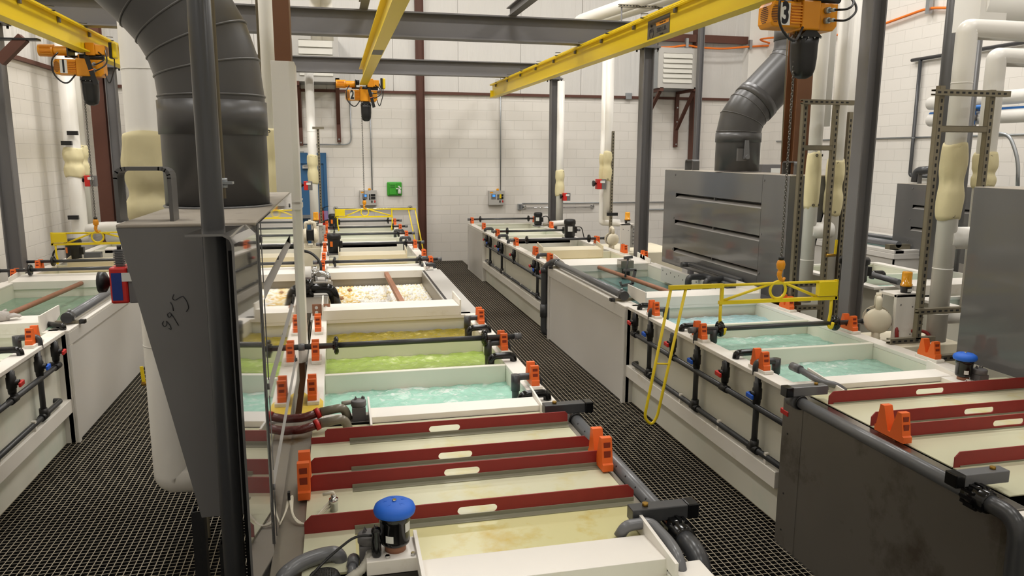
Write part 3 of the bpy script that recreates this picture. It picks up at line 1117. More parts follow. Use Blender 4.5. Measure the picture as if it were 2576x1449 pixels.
    if ln == 'middle':
        # yellow spill on the rim
        m = MB()
        pts = [(X(1.287), 3.99), (X(1.287), 4.25), (X(1.32), 4.36), (X(1.35), 4.33), (X(1.398), 4.44), (X(1.398), 3.99)]
        m.prism([(a, b, RIM + .0006) for a, b in pts], (0, 0, .0006))
        obj('yellow_stain', m, 'stain_yellow', t)
    lm = {'middle': ('yellow_liquid', 'green_liquid', 'teal_liquid'), 'right': ('blue_liquid', 'sea_liquid', 'sea_liquid'), 'left': ('pale_liquid', 'pale_liquid', 'pale_liquid')}[ln]
    ll = {'middle': ('agitated dark yellow liquid in the middle line', 'agitated lime green liquid in the middle line', 'agitated foaming teal liquid beside the red covers'),
          'right': ('pale blue bubbling liquid in the right line', 'sea green bubbling liquid under the lifted rod', 'sea green bubbling liquid beside the blue-capped pump'),
          'left': ('pale liquid in white bath beside folded gloves', 'pale liquid in second white bath at left edge', 'pale liquid in third white bath outside the frame')}[ln]
    for (c, d), mm, lb in zip(((5.64, 6.41), (4.82, 5.6), (4.0, 4.78)), lm, ll):
        liquid('bath_liquid', X, .115, 1.285, c, d, .805, mm, lb, .006 if ln != 'left' else .001)

# ---- floating balls
sp = MATS
random.seed(3)
cols = ['white_ball', 'white_ball', 'white_ball', 'cream_ball', 'gold_ball']
meshes = {}
for c in ('white_ball', 'cream_ball', 'gold_ball', 'brown_ball'):
    m = MB().ball((0, 0, 0), 1, 12, 8)
    me = bpy.data.meshes.new('ball_' + c)
    me.from_pydata(m.v, [], m.f)
    me.polygons.foreach_set('use_smooth', m.sm)
    me.materials.append(MATS[c])
    meshes[c] = me
spots = []
r0 = .0165
pitch = .034
yy, row = 6.6, 0
while yy < 9.0:
    xx = -.08 + (row % 2) * pitch / 2
    while xx < .975:
        spots.append((xx + random.uniform(-.004, .004), yy + random.uniform(-.004, .004)))
        xx += pitch
    yy += pitch * .88
    row += 1
big = []
for i in range(60):
    big.append((random.uniform(.2, .95), random.uniform(6.8, 8.6)))
spots.sort(key=lambda p: p[1])
near, rest = [], []
vis = [p for p in spots if p[1] > 6.85]
near = vis[:240]
rest = vis[240:]


def ball_colour(x, y):
    k = random.random()
    if x < .22 + random.uniform(-.08, .08):
        return 'gold_ball' if k < .3 else 'cream_ball' if k < .85 else 'white_ball'
    return 'cream_ball' if k < (.3 if x > .62 else .1) else 'white_ball'


lab = {'white_ball': 'white floating ball on the middle hot tank', 'cream_ball': 'cream floating ball on the middle hot tank', 'gold_ball': 'yellowed floating ball on the middle hot tank', 'brown_ball': 'brown floating ball on the middle hot tank'}


def put_ball(x, y, z, r, c):
    o = bpy.data.objects.new('floating_ball', meshes[c])
    COL.objects.link(o)
    o.location = (x, y, z)
    o.scale = (r, r, r)
    tag(o, lab[c], 'ball', lab[c].replace(' ball ', ' balls '))


for i, (x, y) in enumerate(near):
    put_ball(x, y, .752 + random.uniform(0, .008), r0, ball_colour(x, y))
for i, (x, y) in enumerate(big):
    if any((x - a) ** 2 + (y - b) ** 2 < .005 for a, b in big[:i]):
        continue
    put_ball(x, y, .768, .027, 'white_ball' if random.random() < .8 else 'cream_ball')
put_ball(.03, 8.2, .772, .03, 'brown_ball'); put_ball(.13, 8.7, .77, .028, 'brown_ball')
groups = {'white_ball': MB(), 'cream_ball': MB(), 'gold_ball': MB()}
for x, y in rest:
    groups[ball_colour(x, y)].ball((x, y, .753 + random.uniform(0, .006)), r0, 8, 5)
MATRS = ('white_ball', 'cream_ball', 'gold_ball')
allm = MB()
idx = []
for i, c in enumerate(MATRS):
    allm.add(groups[c].v, groups[c].f, True)
    idx += [i] * len(groups[c].f)
o = obj('floating_balls', allm, 'white_ball')
for c in MATRS[1:]:
    o.data.materials.append(MATS[c])
o.data.polygons.foreach_set('material_index', idx)
tag(o, 'far blanket of white and cream floating balls on the hot tank', 'balls', None, 'stuff')

# ---- carrier rods
xm0, sm = LINES['middle']
for i, (y, lab_) in enumerate(((14.95, 'dark rod across the far end of the middle line'), (13.72, 'dark rod under the lifting bar in the middle line'), (12.5, 'dark rod across middle line, third from back wall'),
                               (11.15, 'dark rod in front of the pump motor, middle line'), (9.28, 'dark rod behind the ball tank drain board, middle line'), (5.14, 'dark rod over the lime green bath'))):
    carrier_rod(-.26, 1.24, y, RIM + .1, -.03 if y > 5.2 or y < 5 else -.03, .99, lab_)
for y, lab_ in ((14.95, 'dark rod across the far end of the right line'), (12.5, 'dark rod across right line in front of second bath'), (11.15, 'dark rod before the round black motor, right line'), (5.14, 'dark rod hooked by the lifting bar, right line')):
    carrier_rod(2.58, 4.08, y, RIM + .1 if y > 6 else 1.003, 2.81, 3.8, lab_)
for y, lab_ in ((10.0, 'dark rod hooked by the lifting bar, left line'), (9.28, 'dark rod behind hot tank drain board, left line')):
    carrier_rod(-3.62, -2.12, y, RIM + .1, -3.3, -2.4, lab_)


# ---- plumbing on the aisle faces
def valve(m_pipe, x, y, z, s, red, t, length=.1):
    """ball valve body + lever on a riser; lever points into the aisle"""
    m = MB().lathe((x, y, z - .075), [(.024, 0), (.026, .02), (.026, .035), (.031, .04), (.031, .11), (.026, .115), (.026, .15), (.022, .15)], 12)
    m.cyl((x, y, z), (x - s * .05, y, z), .02, n=10)
    v = obj('valve_body', m, 'black_plastic', t)
    c = V((x - s * .055, y, z))
    m = MB().cyl(c, c - V((s * .018, 0, 0)), .018, n=10)
    m.bar(c - V((s * .014, -.012, 0)), c - V((s * .02, length * .75, 0)), .014, .03)
    obj('valve_lever', m, 'red' if red else 'blue_handle', v, .004)


def plumbing(ln, y0, y1, reds, blues, label, lab2, ups):
    xa, s = LINES[ln]
    X = lambda a: xa + s * a
    xp = X(-.005)
    t = thing('pipe_manifold', label, 'pipework', (xp, (y0 + y1) / 2, .6), 'dark valve pipework on tank sides')
    m = MB().tube([(X(.08), y1, .7), (xp + s * .01, y1, .7), (xp + s * .01, y0, .7)], .02, 10, .05)
    obj('upper_pipe', m, 'pipe_pvc', t)
    for y in reds:
        r = obj('riser', MB().cyl((xp + s * .01, y, .7), (xp + s * .01, y, .9), .017, n=10), 'pipe_pvc', t)
        valve(None, xp + s * .01, y, .815, s, True, t)
        obj('tee', MB().cyl((xp + s * .01, y - .045, .7), (xp + s * .01, y + .045, .7), .027, n=12), 'black_plastic', t)
    t = thing('pipe_manifold', lab2, 'pipework', (xp, (y0 + y1) / 2, .36), 'dark valve pipework on tank sides')
    m = MB().tube([(X(.08), y1, .41), (xp + s * .025, y1, .41), (xp + s * .025, y0, .41)], .02, 10, .05)
    obj('lower_pipe', m, 'pipe_pvc', t)
    for y in blues:
        obj('riser', MB().cyl((xp + s * .02, y, .41), (xp + s * .02, y, .9), .02, n=10), 'pipe_pvc', t)
        valve(None, xp + s * .02, y, .785, s, False, t)
        obj('tee', MB().cyl((xp + s * .022, y, .4), (xp + s * .022, y, .47), .028, n=12), 'black_plastic', t)
        obj('tee', MB().cyl((xp + s * .022, y - .05, .41), (xp + s * .022, y + .05, .41), .028, n=12), 'black_plastic', t)
    y = y0 + .3
    while y < y1 - .1:
        obj('clip', MB().box(X(.004), X(.03), y - .012, y + .012, .366, .44), 'white_pp', t)
        y += .62


plumbing('right', 3.8, 6.36, [6.3, 5.5, 4.65, 3.84], [5.98, 5.1, 4.25], 'upper black pipe with red valves on the near right tank', 'lower black pipe with blue valves on the near right tank', [])
plumbing('left', 4.2, 6.3, [6.24, 5.42, 4.6], [5.93, 5.05], 'upper black pipe with red valves on the left tank', 'lower black pipe with blue valves on the left tank', [])
plumbing('right', 9.15, 13.4, [13.2, 12.2, 11.1, 9.9, 9.35], [12.95, 12.0, 9.75, 9.2], 'upper black pipe with red valves on the far right tanks', 'lower black pipe with blue valves on the far right tanks', [])

# water pipe hoops over the rims
HN = {'middle': ['yellow', 'lime green', 'teal'], 'right': ['pale blue', 'middle sea green', 'near sea green'], 'left': ['white', 'second', 'third']}
for ln in ('middle', 'right', 'left'):
    xa, s = LINES[ln]
    X = lambda a: xa + s * a
    for i, y in enumerate((6.0, 5.14, 4.29)):
        if ln == 'left' and i:
            continue
        # inlet hoop through the saddle into the bath
        m = MB().tube([(X(.02), y, .9), (X(.02), y, .985), (X(.165), y, .985), (X(.165), y, .8)], .022, 12, .035)
        m.cyl((X(.165), y, .9), (X(.165), y, 1.0), .028, n=12)
        solo('inlet_pipe', m, 'pipe_pvc', 'black elbow pipe over the %s rim into the %s bath' % ('right' if s < 0 else 'left', HN[ln][i]), 'pipe', 'black rim pipes')
        # overflow hoop between
        yb = y - .28 if ln != 'right' else y + .3
        m = MB().tube([(X(.045), yb, .9), (X(.045), yb, .965), (X(.2), yb, .965), (X(.2), yb, .86)], .024, 12, .04)
        solo('overflow_pipe', m, 'black_gloss', 'short glossy black hoop pipe on the %s rim of the %s bath' % ('right' if s < 0 else 'left', HN[ln][i]), 'pipe', 'black rim pipes')
for ln in ('middle', 'right'):
    xa, s = LINES[ln]
    X = lambda a: xa + s * a
    for i, y in enumerate((13.5, 12.3, 11.6, 9.8, 9.2)):
        m = MB().tube([(X(.03), y, .9), (X(.03), y, .975), (X(.17), y, .975), (X(.17), y, .82)], .026, 10, .035)
        solo('inlet_pipe', m, 'pipe_pvc', 'black elbow pipe over the far aisle rim of %s line, number %s from back wall' % (ln, ['one', 'two', 'three', 'four', 'five'][i]), 'pipe', 'black rim pipes')

# ================================================================ LIDDED NEAR TANKS
def lidded(ln, xr, y0, y1, label, plates, shell):
    """stainless tank with cream covers carrying red upright lips; aisle side at xr"""
    xa, s = LINES[ln]
    X = lambda a: xa + s * a
    t = thing('covered_tank', label, 'tank', (X(.7), (y0 + y1) / 2, -.6), 'covered stainless tanks')
    m = MB().box(X(-.07 if ln == 'right' else .03), X(.0 if ln == 'right' else .05), y0, y1, -.6, .9)
    m.box(X(1.38), X(1.4), y0, y1, -.6, .9).box(X(.05), X(1.38), y0, y0 + .02, -.6, .9).box(X(.05), X(1.38), y1 - .02, y1, -.6, .9)
    obj('shell', m, shell, t)
    m = MB().box(X(-.07 if ln == 'right' else .025), X(.05), y0, y1, .895, .92)
    if ln == 'middle':
        m.box(X(1.325), X(1.44), y0, y1, .895, .92)
    else:
        m.box(X(1.37), X(1.44), y0, y1, .895, .92)
    obj('flange', m, 'stained_steel' if ln == 'middle' else 'stainless', t, .003)
    if ln == 'right':
        m = MB().box(X(-.072), X(-.07), y1 - .19, y1, -.6, .9)
        e = obj('corner_strip', m, shell, t)
        m = MB()
        for z in (.1, .33, .7):
            m.cyl((X(-.074), y1 - .06, z), (X(-.071), y1 - .06, z), .006, n=8)
        obj('screw', m, 'black_plastic', e)
    return t


tm = lidded('middle', 1.185, 2.4, 3.95, 'stainless tank with four red-lipped cream covers, middle line', None, 'shaded_stainless')
tr = lidded('right', 2.53, 2.3, 3.82, 'dark stainless tank with red-lipped covers at lower right', None, 'shaded_stainless')

PL = [(3.59, 'farthest'), (3.24, 'second farthest'), (3.055, 'third from far end'), (2.69, 'nearest')]
for ln, x0, x1, xs0, xs1, ga in (('middle', -.15, 1.13, .415, .57, .03), ('right', 2.66, 4.1, 3.23, 3.42, 2.69)):
    for i, (y, w) in enumerate(PL):
        yb = (3.8 if i == 0 else PL[i - 1][0] - .006)
        t = thing('tank_cover', 'cream cover with red lip and grip slot on the %s tank, %s' % (ln, w), 'cover', ((x0 + x1) / 2, y, .92), 'red lipped tank covers')
        yn = PL[i + 1][0] + .012 if i < 3 else 2.40
        zl = .925
        m = MB().box(x0, x1, yn, y + (.006 if i else .235), zl - .005, zl)
        obj('sheet', m, 'lid_stained' if (i == 3 and ln == 'middle') else 'lid_cream', t)
        if ln == 'middle':
            obj('end_patch', MB().box(x0, ga, yn, y, zl, zl + .004), 'lid_cream', t)
        m = MB()
        if i == 0 and ln == 'middle':
            m.box(x0, -.085, y, y + .006, zl, .96)
            slot_plate(m, -.085, x1, y, zl, .998, .006, xs0, xs1, .942, .974, .012)
        else:
            slot_plate(m, x0, x1, y, zl, .998, .006, xs0, xs1, .942, .974, .025)
        obj('red_lip', m, 'plate_red', t)
        m = MB()
        if ln == 'middle':
            m.box(ga, x1, y - .004, y, zl, zl + .02).box(ga, x1, y - .035, y - .004, zl, zl + .004)
        else:
            m.box(ga, x1, y - .003, y, zl, zl + .008)
        obj('angle_strip', m, 'plate_grey', t)
# yellow film of liquid on the nearest cover of the middle tank
m = MB()
pts = [(.55, 2.62), (.8, 2.655), (1.0, 2.66), (1.1, 2.64), (1.08, 2.56), (.95, 2.52), (.7, 2.56)]
# spray pipes along the aisle side
for ln, x, ya, yb in (('middle', 1.195, 2.45, 3.72), ('right', 2.525, 2.4, 3.72)):
    s = LINES[ln][1]
    t = thing('spray_pipe', {'middle': 'grey perforated pipe along the right edge of the red-lipped covers', 'right': 'thick grey pipe along top of dark steel tank side'}[ln], 'pipe', (x, (ya + yb) / 2, .93), 'spray pipes')
    r = .032
    obj('pipe', MB().cyl((x, ya, .925), (x, yb, .925), r, n=18), 'pipe_grey', t)
    if ln == 'middle':
        m = MB()
        y = 2.55
        while y < 3.65:
            m.cyl((x - .024, y, .945), (x - .0262, y, .9475), .004, n=6)
            y += .11
        obj('hole', m, 'black_plastic', t)
    m = MB().lathe((x, 2.46, .925), [(.03, 0), (.052, 0), (.052, .06), (.046, .066), (.046, .1), (.036, .105)], 24, (0, -1, 0))
    for i in range(12):
        a = i * PI / 6
        m.box(x + .051 * math.cos(a) - .005, x + .051 * math.cos(a) + .005, 2.395, 2.46, .925 + .051 * math.sin(a) - .005, .925 + .051 * math.sin(a) + .005)
    obj('union_nut', m, 'black_gloss', t)
    e = .0
    m = MB().tube([(x, 2.4, .925), (x, 2.22, .925), (x - s * .01, 2.2, .3), (x - s * .01, 2.2, -.5)], .036, 16, .09, 7)
    obj('elbow', m, 'pipe_pvc', t)
    if ln == 'right':
        obj('end_collar', MB().cyl((x, 3.74, .925), (x, 3.66, .925), .045, n=18), 'pipe_grey', t)
        obj('end_collar', MB().cyl((x, 2.2, .52), (x, 2.2, .6), .046, n=18), 'pipe_pvc', t)
    for yb_, wd in ((3.68, 'far'), (2.47, 'near')):
        t2 = thing('tube_bracket', 'square black-capped bar clamping the pipe, %s end of %s covered tank' % (wd, ln), 'bracket', (x, yb_, .95), 'square clamp bars')
        xi, xo = x - s * (-.17), x - s * .05
        m = MB().box(xi, xo, yb_ - .03, yb_ + .03, .962, 1.015)
        obj('square_tube', m, 'pipe_grey' if ln == 'right' else 'pipe_pvc', t2, .004)
        obj('end_cap', MB().box(xo, xo - s * .045, yb_ - .032, yb_ + .032, .96, 1.017), 'black_gloss', t2, .004)
        obj('bolt', MB().cyl((x + s * .11, yb_, 1.015), (x + s * .11, yb_, 1.027), .012, n=6), 'brass', t2)
        obj('clamp_ring', MB().torus((x, yb_ - .035, .925), (0, 1, 0), .036, .006, 20, 6), 'black_plastic', t2)
# end boards of the agitated tanks (white sloping strips in front of the covers)
for ln in ('middle', 'right'):
    xa, s = LINES[ln]
    X = lambda a: xa + s * a
    a0, a1 = (.14, 1.05) if ln == 'middle' else (.23, 1.1)
    t = thing('splash_board', 'white sloping splash board between bubbling bath and covers, %s line' % ln, 'board', (X(.6), 3.9, .92), 'white splash boards')
    m = MB().prism([(X(a0), 3.83, .958), (X(a0), 3.97, .962), (X(a0), 3.97, .94), (X(a0), 3.85, .935), (X(a0), 3.85, .925), (X(a0), 3.83, .925)], (X(a1) - X(a0), 0, 0))
    obj('board', m, 'white_pp', t, .002)
    for a in (a0, a1):
        m = MB().prism([(X(a), 3.7, .925), (X(a), 3.7, .965), (X(a), 4.05, 1.0), (X(a), 4.05, .94), (X(a), 3.97, .925)], (.01, 0, 0))
        obj('cheek', m, 'white_pp', t)
# next tank at the bottom edge of the picture
t = thing('splash_board', 'wide white board at the bottom edge in front of the yellow-stained cover', 'board', (.64, 2.3, .92), 'white splash boards')
m = MB().prism([(.235, 2.2, .955), (.235, 2.39, .945), (.235, 2.39, .925), (.235, 2.22, .93), (.235, 2.22, .88), (.235, 2.2, .88)], (.82, 0, 0))
obj('board', m, 'white_pp', t, .002)
for x in (.227, 1.05):
    obj('cheek', MB().prism([(x, 2.13, .92), (x, 2.13, .975), (x, 2.5, 1.0), (x, 2.5, .93)], (.012, 0, 0)), 'white_pp', t)
bank('white tank at the bottom edge nearest the camera', lambda a: 1.185 - a, .9, 2.22, [], ends=(True, False))
liquid('bath_liquid', lambda a: 1.185 - a, .115, 1.285, 1.0, 2.2, .8, 'pale_liquid', 'pale green water of the tank at the bottom edge', .001)
bank('white tank beyond the dark steel side at lower right corner', lambda a: 2.56 + a, .9, 2.28, [])
# grey elbow pouring onto the cover
p0 = at(1570, 1330, z=.95)
m = MB().tube([(1.03, 2.33, .93), (1.03, 2.33, .985), (1.1, 2.33, .985)], .02, 12, .03)
m = MB().tube([(.965, 2.42, .93), (.99, 2.42, .97), (1.085, 2.42, .975), (1.1, 2.28, .965), (1.095, 2.2, .955), (1.095, 2.16, .89)], .021, 12, .035)
solo('fill_spout', m, 'pipe_grey', 'grey bent spout dripping onto the yellow-stained cover', 'pipe')
m = MB().tube([at(2050, 973, y=3.93), at(2020, 968, y=3.93)], .026, 12)
a = V((2.76, 4.05, 1.0)); b = V((2.78, 3.82, .975))
m = MB().tube([a, b, (2.84, 3.78, .97), (2.9, 3.78, .93)], .02, 12, .04)
m.cyl(a + V((-.005, .05, 0)), a + V((0, -.03, 0)), .027, n=14)
solo('fill_spout', m, 'pipe_grey', 'grey bent spout above the corner of the dark steel tank', 'pipe')


# ---- pumps with blue caps
def cap_pump(x, y, z, label, k=1.0, handle=True):
    t = thing('filter_pump', label, 'pump', (x, y, z), 'blue capped pumps')
    obj('base_block', MB().box(x - .1 * k, x + .075 * k, y - .07 * k, y + .075 * k, z - .03, z + .02), 'white_pp', t, .003)
    obj('neck', MB().cyl((x, y, z + .02), (x, y, z + .05 * k), .036 * k, n=20), 'rust_pipe', t)
    m = MB().lathe((x, y, z + .04 * k), [(.036 * k, 0), (.048 * k, .008), (.05 * k, .02), (.05 * k, .085 * k), (.054 * k, .09 * k), (.054 * k, .125 * k), (.05 * k, .125 * k)], 28)
    obj('motor', m, 'black_gloss', t)
    m = MB().lathe((x, y, z + .15 * k), [(.058 * k, 0), (.068 * k, .004), (.071 * k, .016), (.066 * k, .03), (.05 * k, .04), (.02 * k, .044), (.002, .044)], 32)
    c = obj('cap', m, 'blue_cap', t)
    m = MB()
    for i in range(5):
        a = i * 2 * PI / 5 + .4
        p = V((x + .026 * k * math.cos(a), y + .026 * k * math.sin(a), z + .15 * k + .0425))
        m.bar(p, p + V((.02 * k * math.cos(a + .5), .02 * k * math.sin(a + .5), -.004)), .003, .004)
        m.bar(p, p + V((.02 * k * math.cos(a - .5), .02 * k * math.sin(a - .5), -.004)), .003, .004)
    obj('star_rib', m, 'blue_cap', c)
    obj('cap_screw', MB().cyl((x, y, z + .15 * k + .043), (x, y, z + .15 * k + .05), .007, n=8), 'chrome', c)
    lb = MB()
    for a0, a1, zz0, zz1 in ((-.9, -.25, .05, .085), (-2.3, -1.75, .02, .045)):
        vs = []
        for i in range(6):
            a = a0 + (a1 - a0) * i / 5
            vs += [(x + .0507 * k * math.cos(a), y + .0507 * k * math.sin(a), z + .045 * k + zz0 * k), (x + .0507 * k * math.cos(a), y + .0507 * k * math.sin(a), z + .045 * k + zz1 * k)]
        lb.add(vs, [(2 * i, 2 * i + 2, 2 * i + 3, 2 * i + 1) for i in range(5)], True)
    obj('label', lb, 'label_white', t)
    if handle:
        m = MB().lathe((x - .065 * k, y - .035, z + .02), [(.014, 0), (.0165, .008), (.0165, .06), (.0135, .078), (.0165, .09), (.014, .1), (.006, .104)], 16)
        obj('handle', m, 'black_gloss', t)
    for px in (-.03, .055):
        obj('bolt', MB().cyl((x + px * k, y - .055 * k, z + .02), (x + px * k, y - .055 * k, z + .03), .008, n=6), 'chrome', t)
    return t


cap_pump(.16, 2.43, .955, 'blue-capped black pump on white block at the bottom middle')
cap_pump(3.71, 3.76, .935, 'blue-capped black pump behind the right red covers', .95, False)


def filter_body(x, y, z, label, d=-1):
    t = thing('inline_filter', label, 'filter', (x, y, z), 'grey strainer filters')
    obj('housing', MB().box(x - .035, x + .035, y - .035, y + .035, z - .02, z + .055), 'steel_grey', t, .003)
    m = MB().lathe((x, y, z + .055), [(.036, 0), (.04, .004), (.04, .028), (.036, .032), (.01, .033)], 24)
    c = obj('lid', m, 'steel_grey', t)
    m = MB()
    for a in (.5, 2.6):
        for rr in (.0, .5):
            p = V((x + .024 * math.cos(a + rr), y + .024 * math.sin(a + rr), z + .088))
            m.prism([p, p + V((.014, .004, 0)), p + V((.007, .002, .016))], (0, .006, 0))
    obj('lid_rib', m, 'steel_grey', c)
    return t


filter_body(.075, 2.47, .935, 'grey square strainer filter left of the blue-capped pump')
filter_body(3.79, 3.72, .94, 'grey strainer filter right of the far blue-capped pump')
filter_body(.085, 3.92, .94, 'dark grey strainer filter beside teal bath and maroon pipes')
m = MB()
pts = fillet([(.075, 2.435, .965), (.07, 2.4, .965), (.045, 2.37, .945), (-.02, 2.345, .92)], .04, 8)
m.sweep(pts, [.014 if i % 2 else .0165 for i in range(len(pts))], 12)
solo('ribbed_hose', m, 'hose', 'grey ribbed hose between strainer and round black motor', 'hose')
m = MB().tube([(.1, 2.41, 1.04), (.03, 2.42, 1.045), (-.06, 2.38, 1.0), (-.13, 2.3, .97)], .0045, 8, .05)
solo('power_cord', m, 'black_plastic', 'thin black cord from the pump handle over the strainer', 'cord')
MX, MY = -.076, 2.36
t = thing('round_motor', 'round black motor with perforated cap at bottom edge', 'motor', (MX, MY, .86))
m = MB().lathe((MX, MY, .85), [(.05, 0), (.055, .02), (.055, .08), (.047, .1), (.02, .106), (.002, .106)], 28)
obj('housing', m, 'black_plastic', t)
m = MB()
for i in range(-4, 5):
    for j in range(-4, 5):
        if i * i + j * j < 18:
            m.cyl((MX + i * .008, MY + j * .008, .9555), (MX + i * .008, MY + j * .008, .9567), .0026, n=6)
obj('vent_hole', m, 'black_gloss', t)
m = MB().tube([(-.215, 2.38, .6), (-.215, 2.38, .945), (-.15, 2.45, .955), (-.075, 2.48, .955), (-.03, 2.48, .955), (-.02, 2.48, .9)], .026, 14, .04)
solo('drain_pipe', m, 'pipe_grey', 'grey elbow pipe with brass coloured bend at bottom left of covers', 'pipe')
m = MB().cyl((.02, 2.46, .94), (.015, 2.41, .94), .02, n=12)
m.cyl((.015, 2.41, .94), (.01, 2.37, .93), .015, n=12)
solo('hose_adapter', m, 'pipe_grey', 'grey coupling beside the ribbed hose', 'fitting')
# maroon pipes
for dz, y, lab_ in ((0, 3.86, 'upper'), (-.012, 3.72, 'lower')):
    t = thing('maroon_pipe', 'taped maroon pipe ending in a grey elbow, %s of the pair beside the teal bath' % lab_, 'pipe', (-.13, y, .97), 'maroon taped pipes')
    m = MB().tube([(-.6, y + .05, .97 + dz), (-.2, y, .97 + dz), (-.11, y + .03, .985 + dz)], .022, 12, .03)
    obj('taped_pipe', m, 'maroon_pipe', t)
    m = MB().cyl((-.135, y + .022, .978 + dz), (-.115, y + .028, .985 + dz), .028, n=14)
    obj('sleeve', m, 'red', t)
    m = MB().tube([(-.11, y + .03, .985 + dz), (.01, y + .055, .995 + dz), (.03, y + .06, .925 + dz)], .023, 12, .035)
    obj('elbow', m, 'olive_pipe', t)
m = MB().tube([(.0, 3.96, 1.0), (.06, 3.98, 1.0), (.09, 3.94, .98)], .012, 10, .03)
solo('braided_hose', m, 'hose', 'short braided hose from maroon pipes to the strainer', 'hose')
# level probe and white leads
t = thing('level_probe', 'chrome level probe with white lead standing on the cream cover', 'sensor', (-.03, 2.79, .925))
obj('body', MB().lathe((-.045, 2.86, .925), [(.016, 0), (.016, .035), (.0175, .035), (.0175, .055), (.01, .057), (.01, .07), (.006, .072)], 16), 'chrome', t)
obj('plug', MB().tube([(-.045, 2.86, .993), (-.045, 2.86, 1.005), (-.085, 2.86, 1.0)], .007, 8, .01), 'cable_white', t)
t = thing('probe_leads', 'looped white cables tied on the steel flange beside the hood', 'cable', (-.21, 2.8, .93))
for i in range(3):
    o_ = i * .008
    m = MB().tube([(-.06, 2.86, .97 - .012 * i), (-.12, 2.8, .93), (-.17 + o_, 2.77, .925), (-.2, 2.82, .94), (-.215 + o_, 2.9 + o_, 1.0), (-.225, 2.84, .95), (-.245, 2.78, .93)], .0035, 6, .04)
    obj('lead', m, 'cable_white', t)
obj('tie', MB().box(-.217, -.207, 2.87, 2.89, .985, 1.015), 'black_plastic', t)


# ================================================================ HOODS
def slot_hood(xf, s, y0, y1, zb, zt, depth, label, seams_, slots, side_poly=None, ends=(.3, .45), mid=True, fm='hood_front'):
    """slotted exhaust plenum; face at xf looking towards -s*x"""
    t = thing('exhaust_hood', label, 'exhaust hood', (xf + s * depth / 2, (y0 + y1) / 2, zb), 'grey slotted exhaust hoods')
    xb = xf + s * depth
    d = .012
    # side cheeks (tapering to the bottom)
    for y in (y0, y1 - d):
        if side_poly:
            m = MB().prism([(a, y, b) for a, b in side_poly], (0, d, 0))
        else:
            m = MB().prism([(xf + s * .001, y, zb), (xf + s * .001, y, zt - .012), (xb, y, zt - .012), (xb - s * depth * .55, y, zb)], (0, d, 0))
        obj('side_panel', m, 'hood_side', t)
    m = MB().box(xf + s * .001, xb, y0 - .004, y1 + .004, zt - .012, zt)
    obj('top_panel', m, 'dusty_top', t, .004)
    if side_poly:
        (bx1, bz1), (bx0, bz0) = side_poly[2], side_poly[3]
        m = MB().prism([(bx1, y0 + .013, bz1), (bx1 - s * .012, y0 + .013, bz1), (bx0 - s * .012, y0 + .013, bz0), (bx0, y0 + .013, bz0)], (0, y1 - y0 - .026, 0))
    else:
        m = MB().prism([(xb, y0, zt - .012), (xb - s * .012, y0, zt - .012), (xb - s * (depth * .55 + .012), y0, zb), (xb - s * depth * .55, y0, zb)], (0, y1 - y0, 0))
    obj('back_panel', m, 'hood_side', t)
    m = MB().box(xf + s * .08, xf + s * .09, y0 + .02, y1 - .02, zb, zt - .02)
    obj('inner_baffle', m, 'black_plastic', t)
    ya, yb = y0 + ends[0], y1 - ends[1]
    zs = [zt] + slots + [zb]
    # face strips with rolled lips
    for a, b in ((y0, ya), (yb, y1)):
        m = MB().box(xf, xf - s * .006, a + .0008, b - .0008, zb, zt - .004)
        e = obj('end_strip', m, fm, t)
        m = MB()
        for z in (zt - .06, (zt + zb) / 2, zb + .2):
            yy = b - .03 if b != y1 else a + .03
            m.cyl((xf - s * .006, yy, z), (xf - s * .012, yy, z), .011, n=8)
        obj('screw', m, 'steel_grey', e)
    for i in range(len(zs) - 1):
        z1 = zs[i] - (.058 if i else .004)
        z0 = zs[i + 1]
        m = MB().box(xf, xf - s * .008, ya, yb, z0, z1)
        obj('face_panel', m, fm, t)
        if i:
            m = MB()
            n = 6
            pr = [(xf - s * .008, ya, z1)] + [(xf - s * .008 + s * .07 * k / n, ya, z1 + .034 * math.sin(PI * k / n * .5)) for k in range(n + 1)] + [(xf + s * .062, ya, z1)]
            m.prism(pr, (0, yb - ya, 0))
            obj('slot_lip', m, 'lip_lit', t)
    if mid:
        for zc in slots:
            obj('slot_spacer', MB().box(xf, xf + s * .05, (ya + yb) / 2 - .008, (ya + yb) / 2 + .008, zc - .032, zc), 'grey_pvc', t)
    return t


def strap_handle(x, y, z, w, h, along, t, name='lifting_handle', bw=.07, th=.012):
    dx, dy = (1, 0) if along == 'x' else (0, 1)
    pts = fillet([(x - dx * w / 2, y - dy * w / 2, z), (x - dx * w / 2, y - dy * w / 2, z + h), (x + dx * w / 2, y + dy * w / 2, z + h), (x + dx * w / 2, y + dy * w / 2, z)], .03, 5)
    m = MB()
    for a, b in zip(pts[:-1], pts[1:]):
        d = (b - a)
        if d.length < 1e-6:
            continue
        m.bar(a - d.normalized() * .002, b + d.normalized() * .002, th if along == 'y' else bw, bw if along == 'y' else th, (1, 0, 0) if along == 'y' else (0, 0, 1) if abs(d.normalized().z) < .9 else (1, 0, 0))
    return obj(name, m, 'grey_pvc', t)


# left hood over the middle line
hood_poly = [(-.251, 1.075), (-.251, 2.068), (-.67, 2.068), (-.48, 1.075)]
h1 = slot_hood(-.25, -1, 2.6, 4.62, .95, 2.08, .42, 'tall dark grey hood with mirror-like face beside the covered tank', None, [1.87, 1.53, 1.2], hood_poly, (.06, .3), True, 'hood_pvc')
strap_handle(-.6, 2.72, 2.08, .16, .17, 'x', h1, bw=.09)
strap_handle(-.45, 4.1, 2.08, .22, .12, 'x', h1, bw=.09)
m = MB()
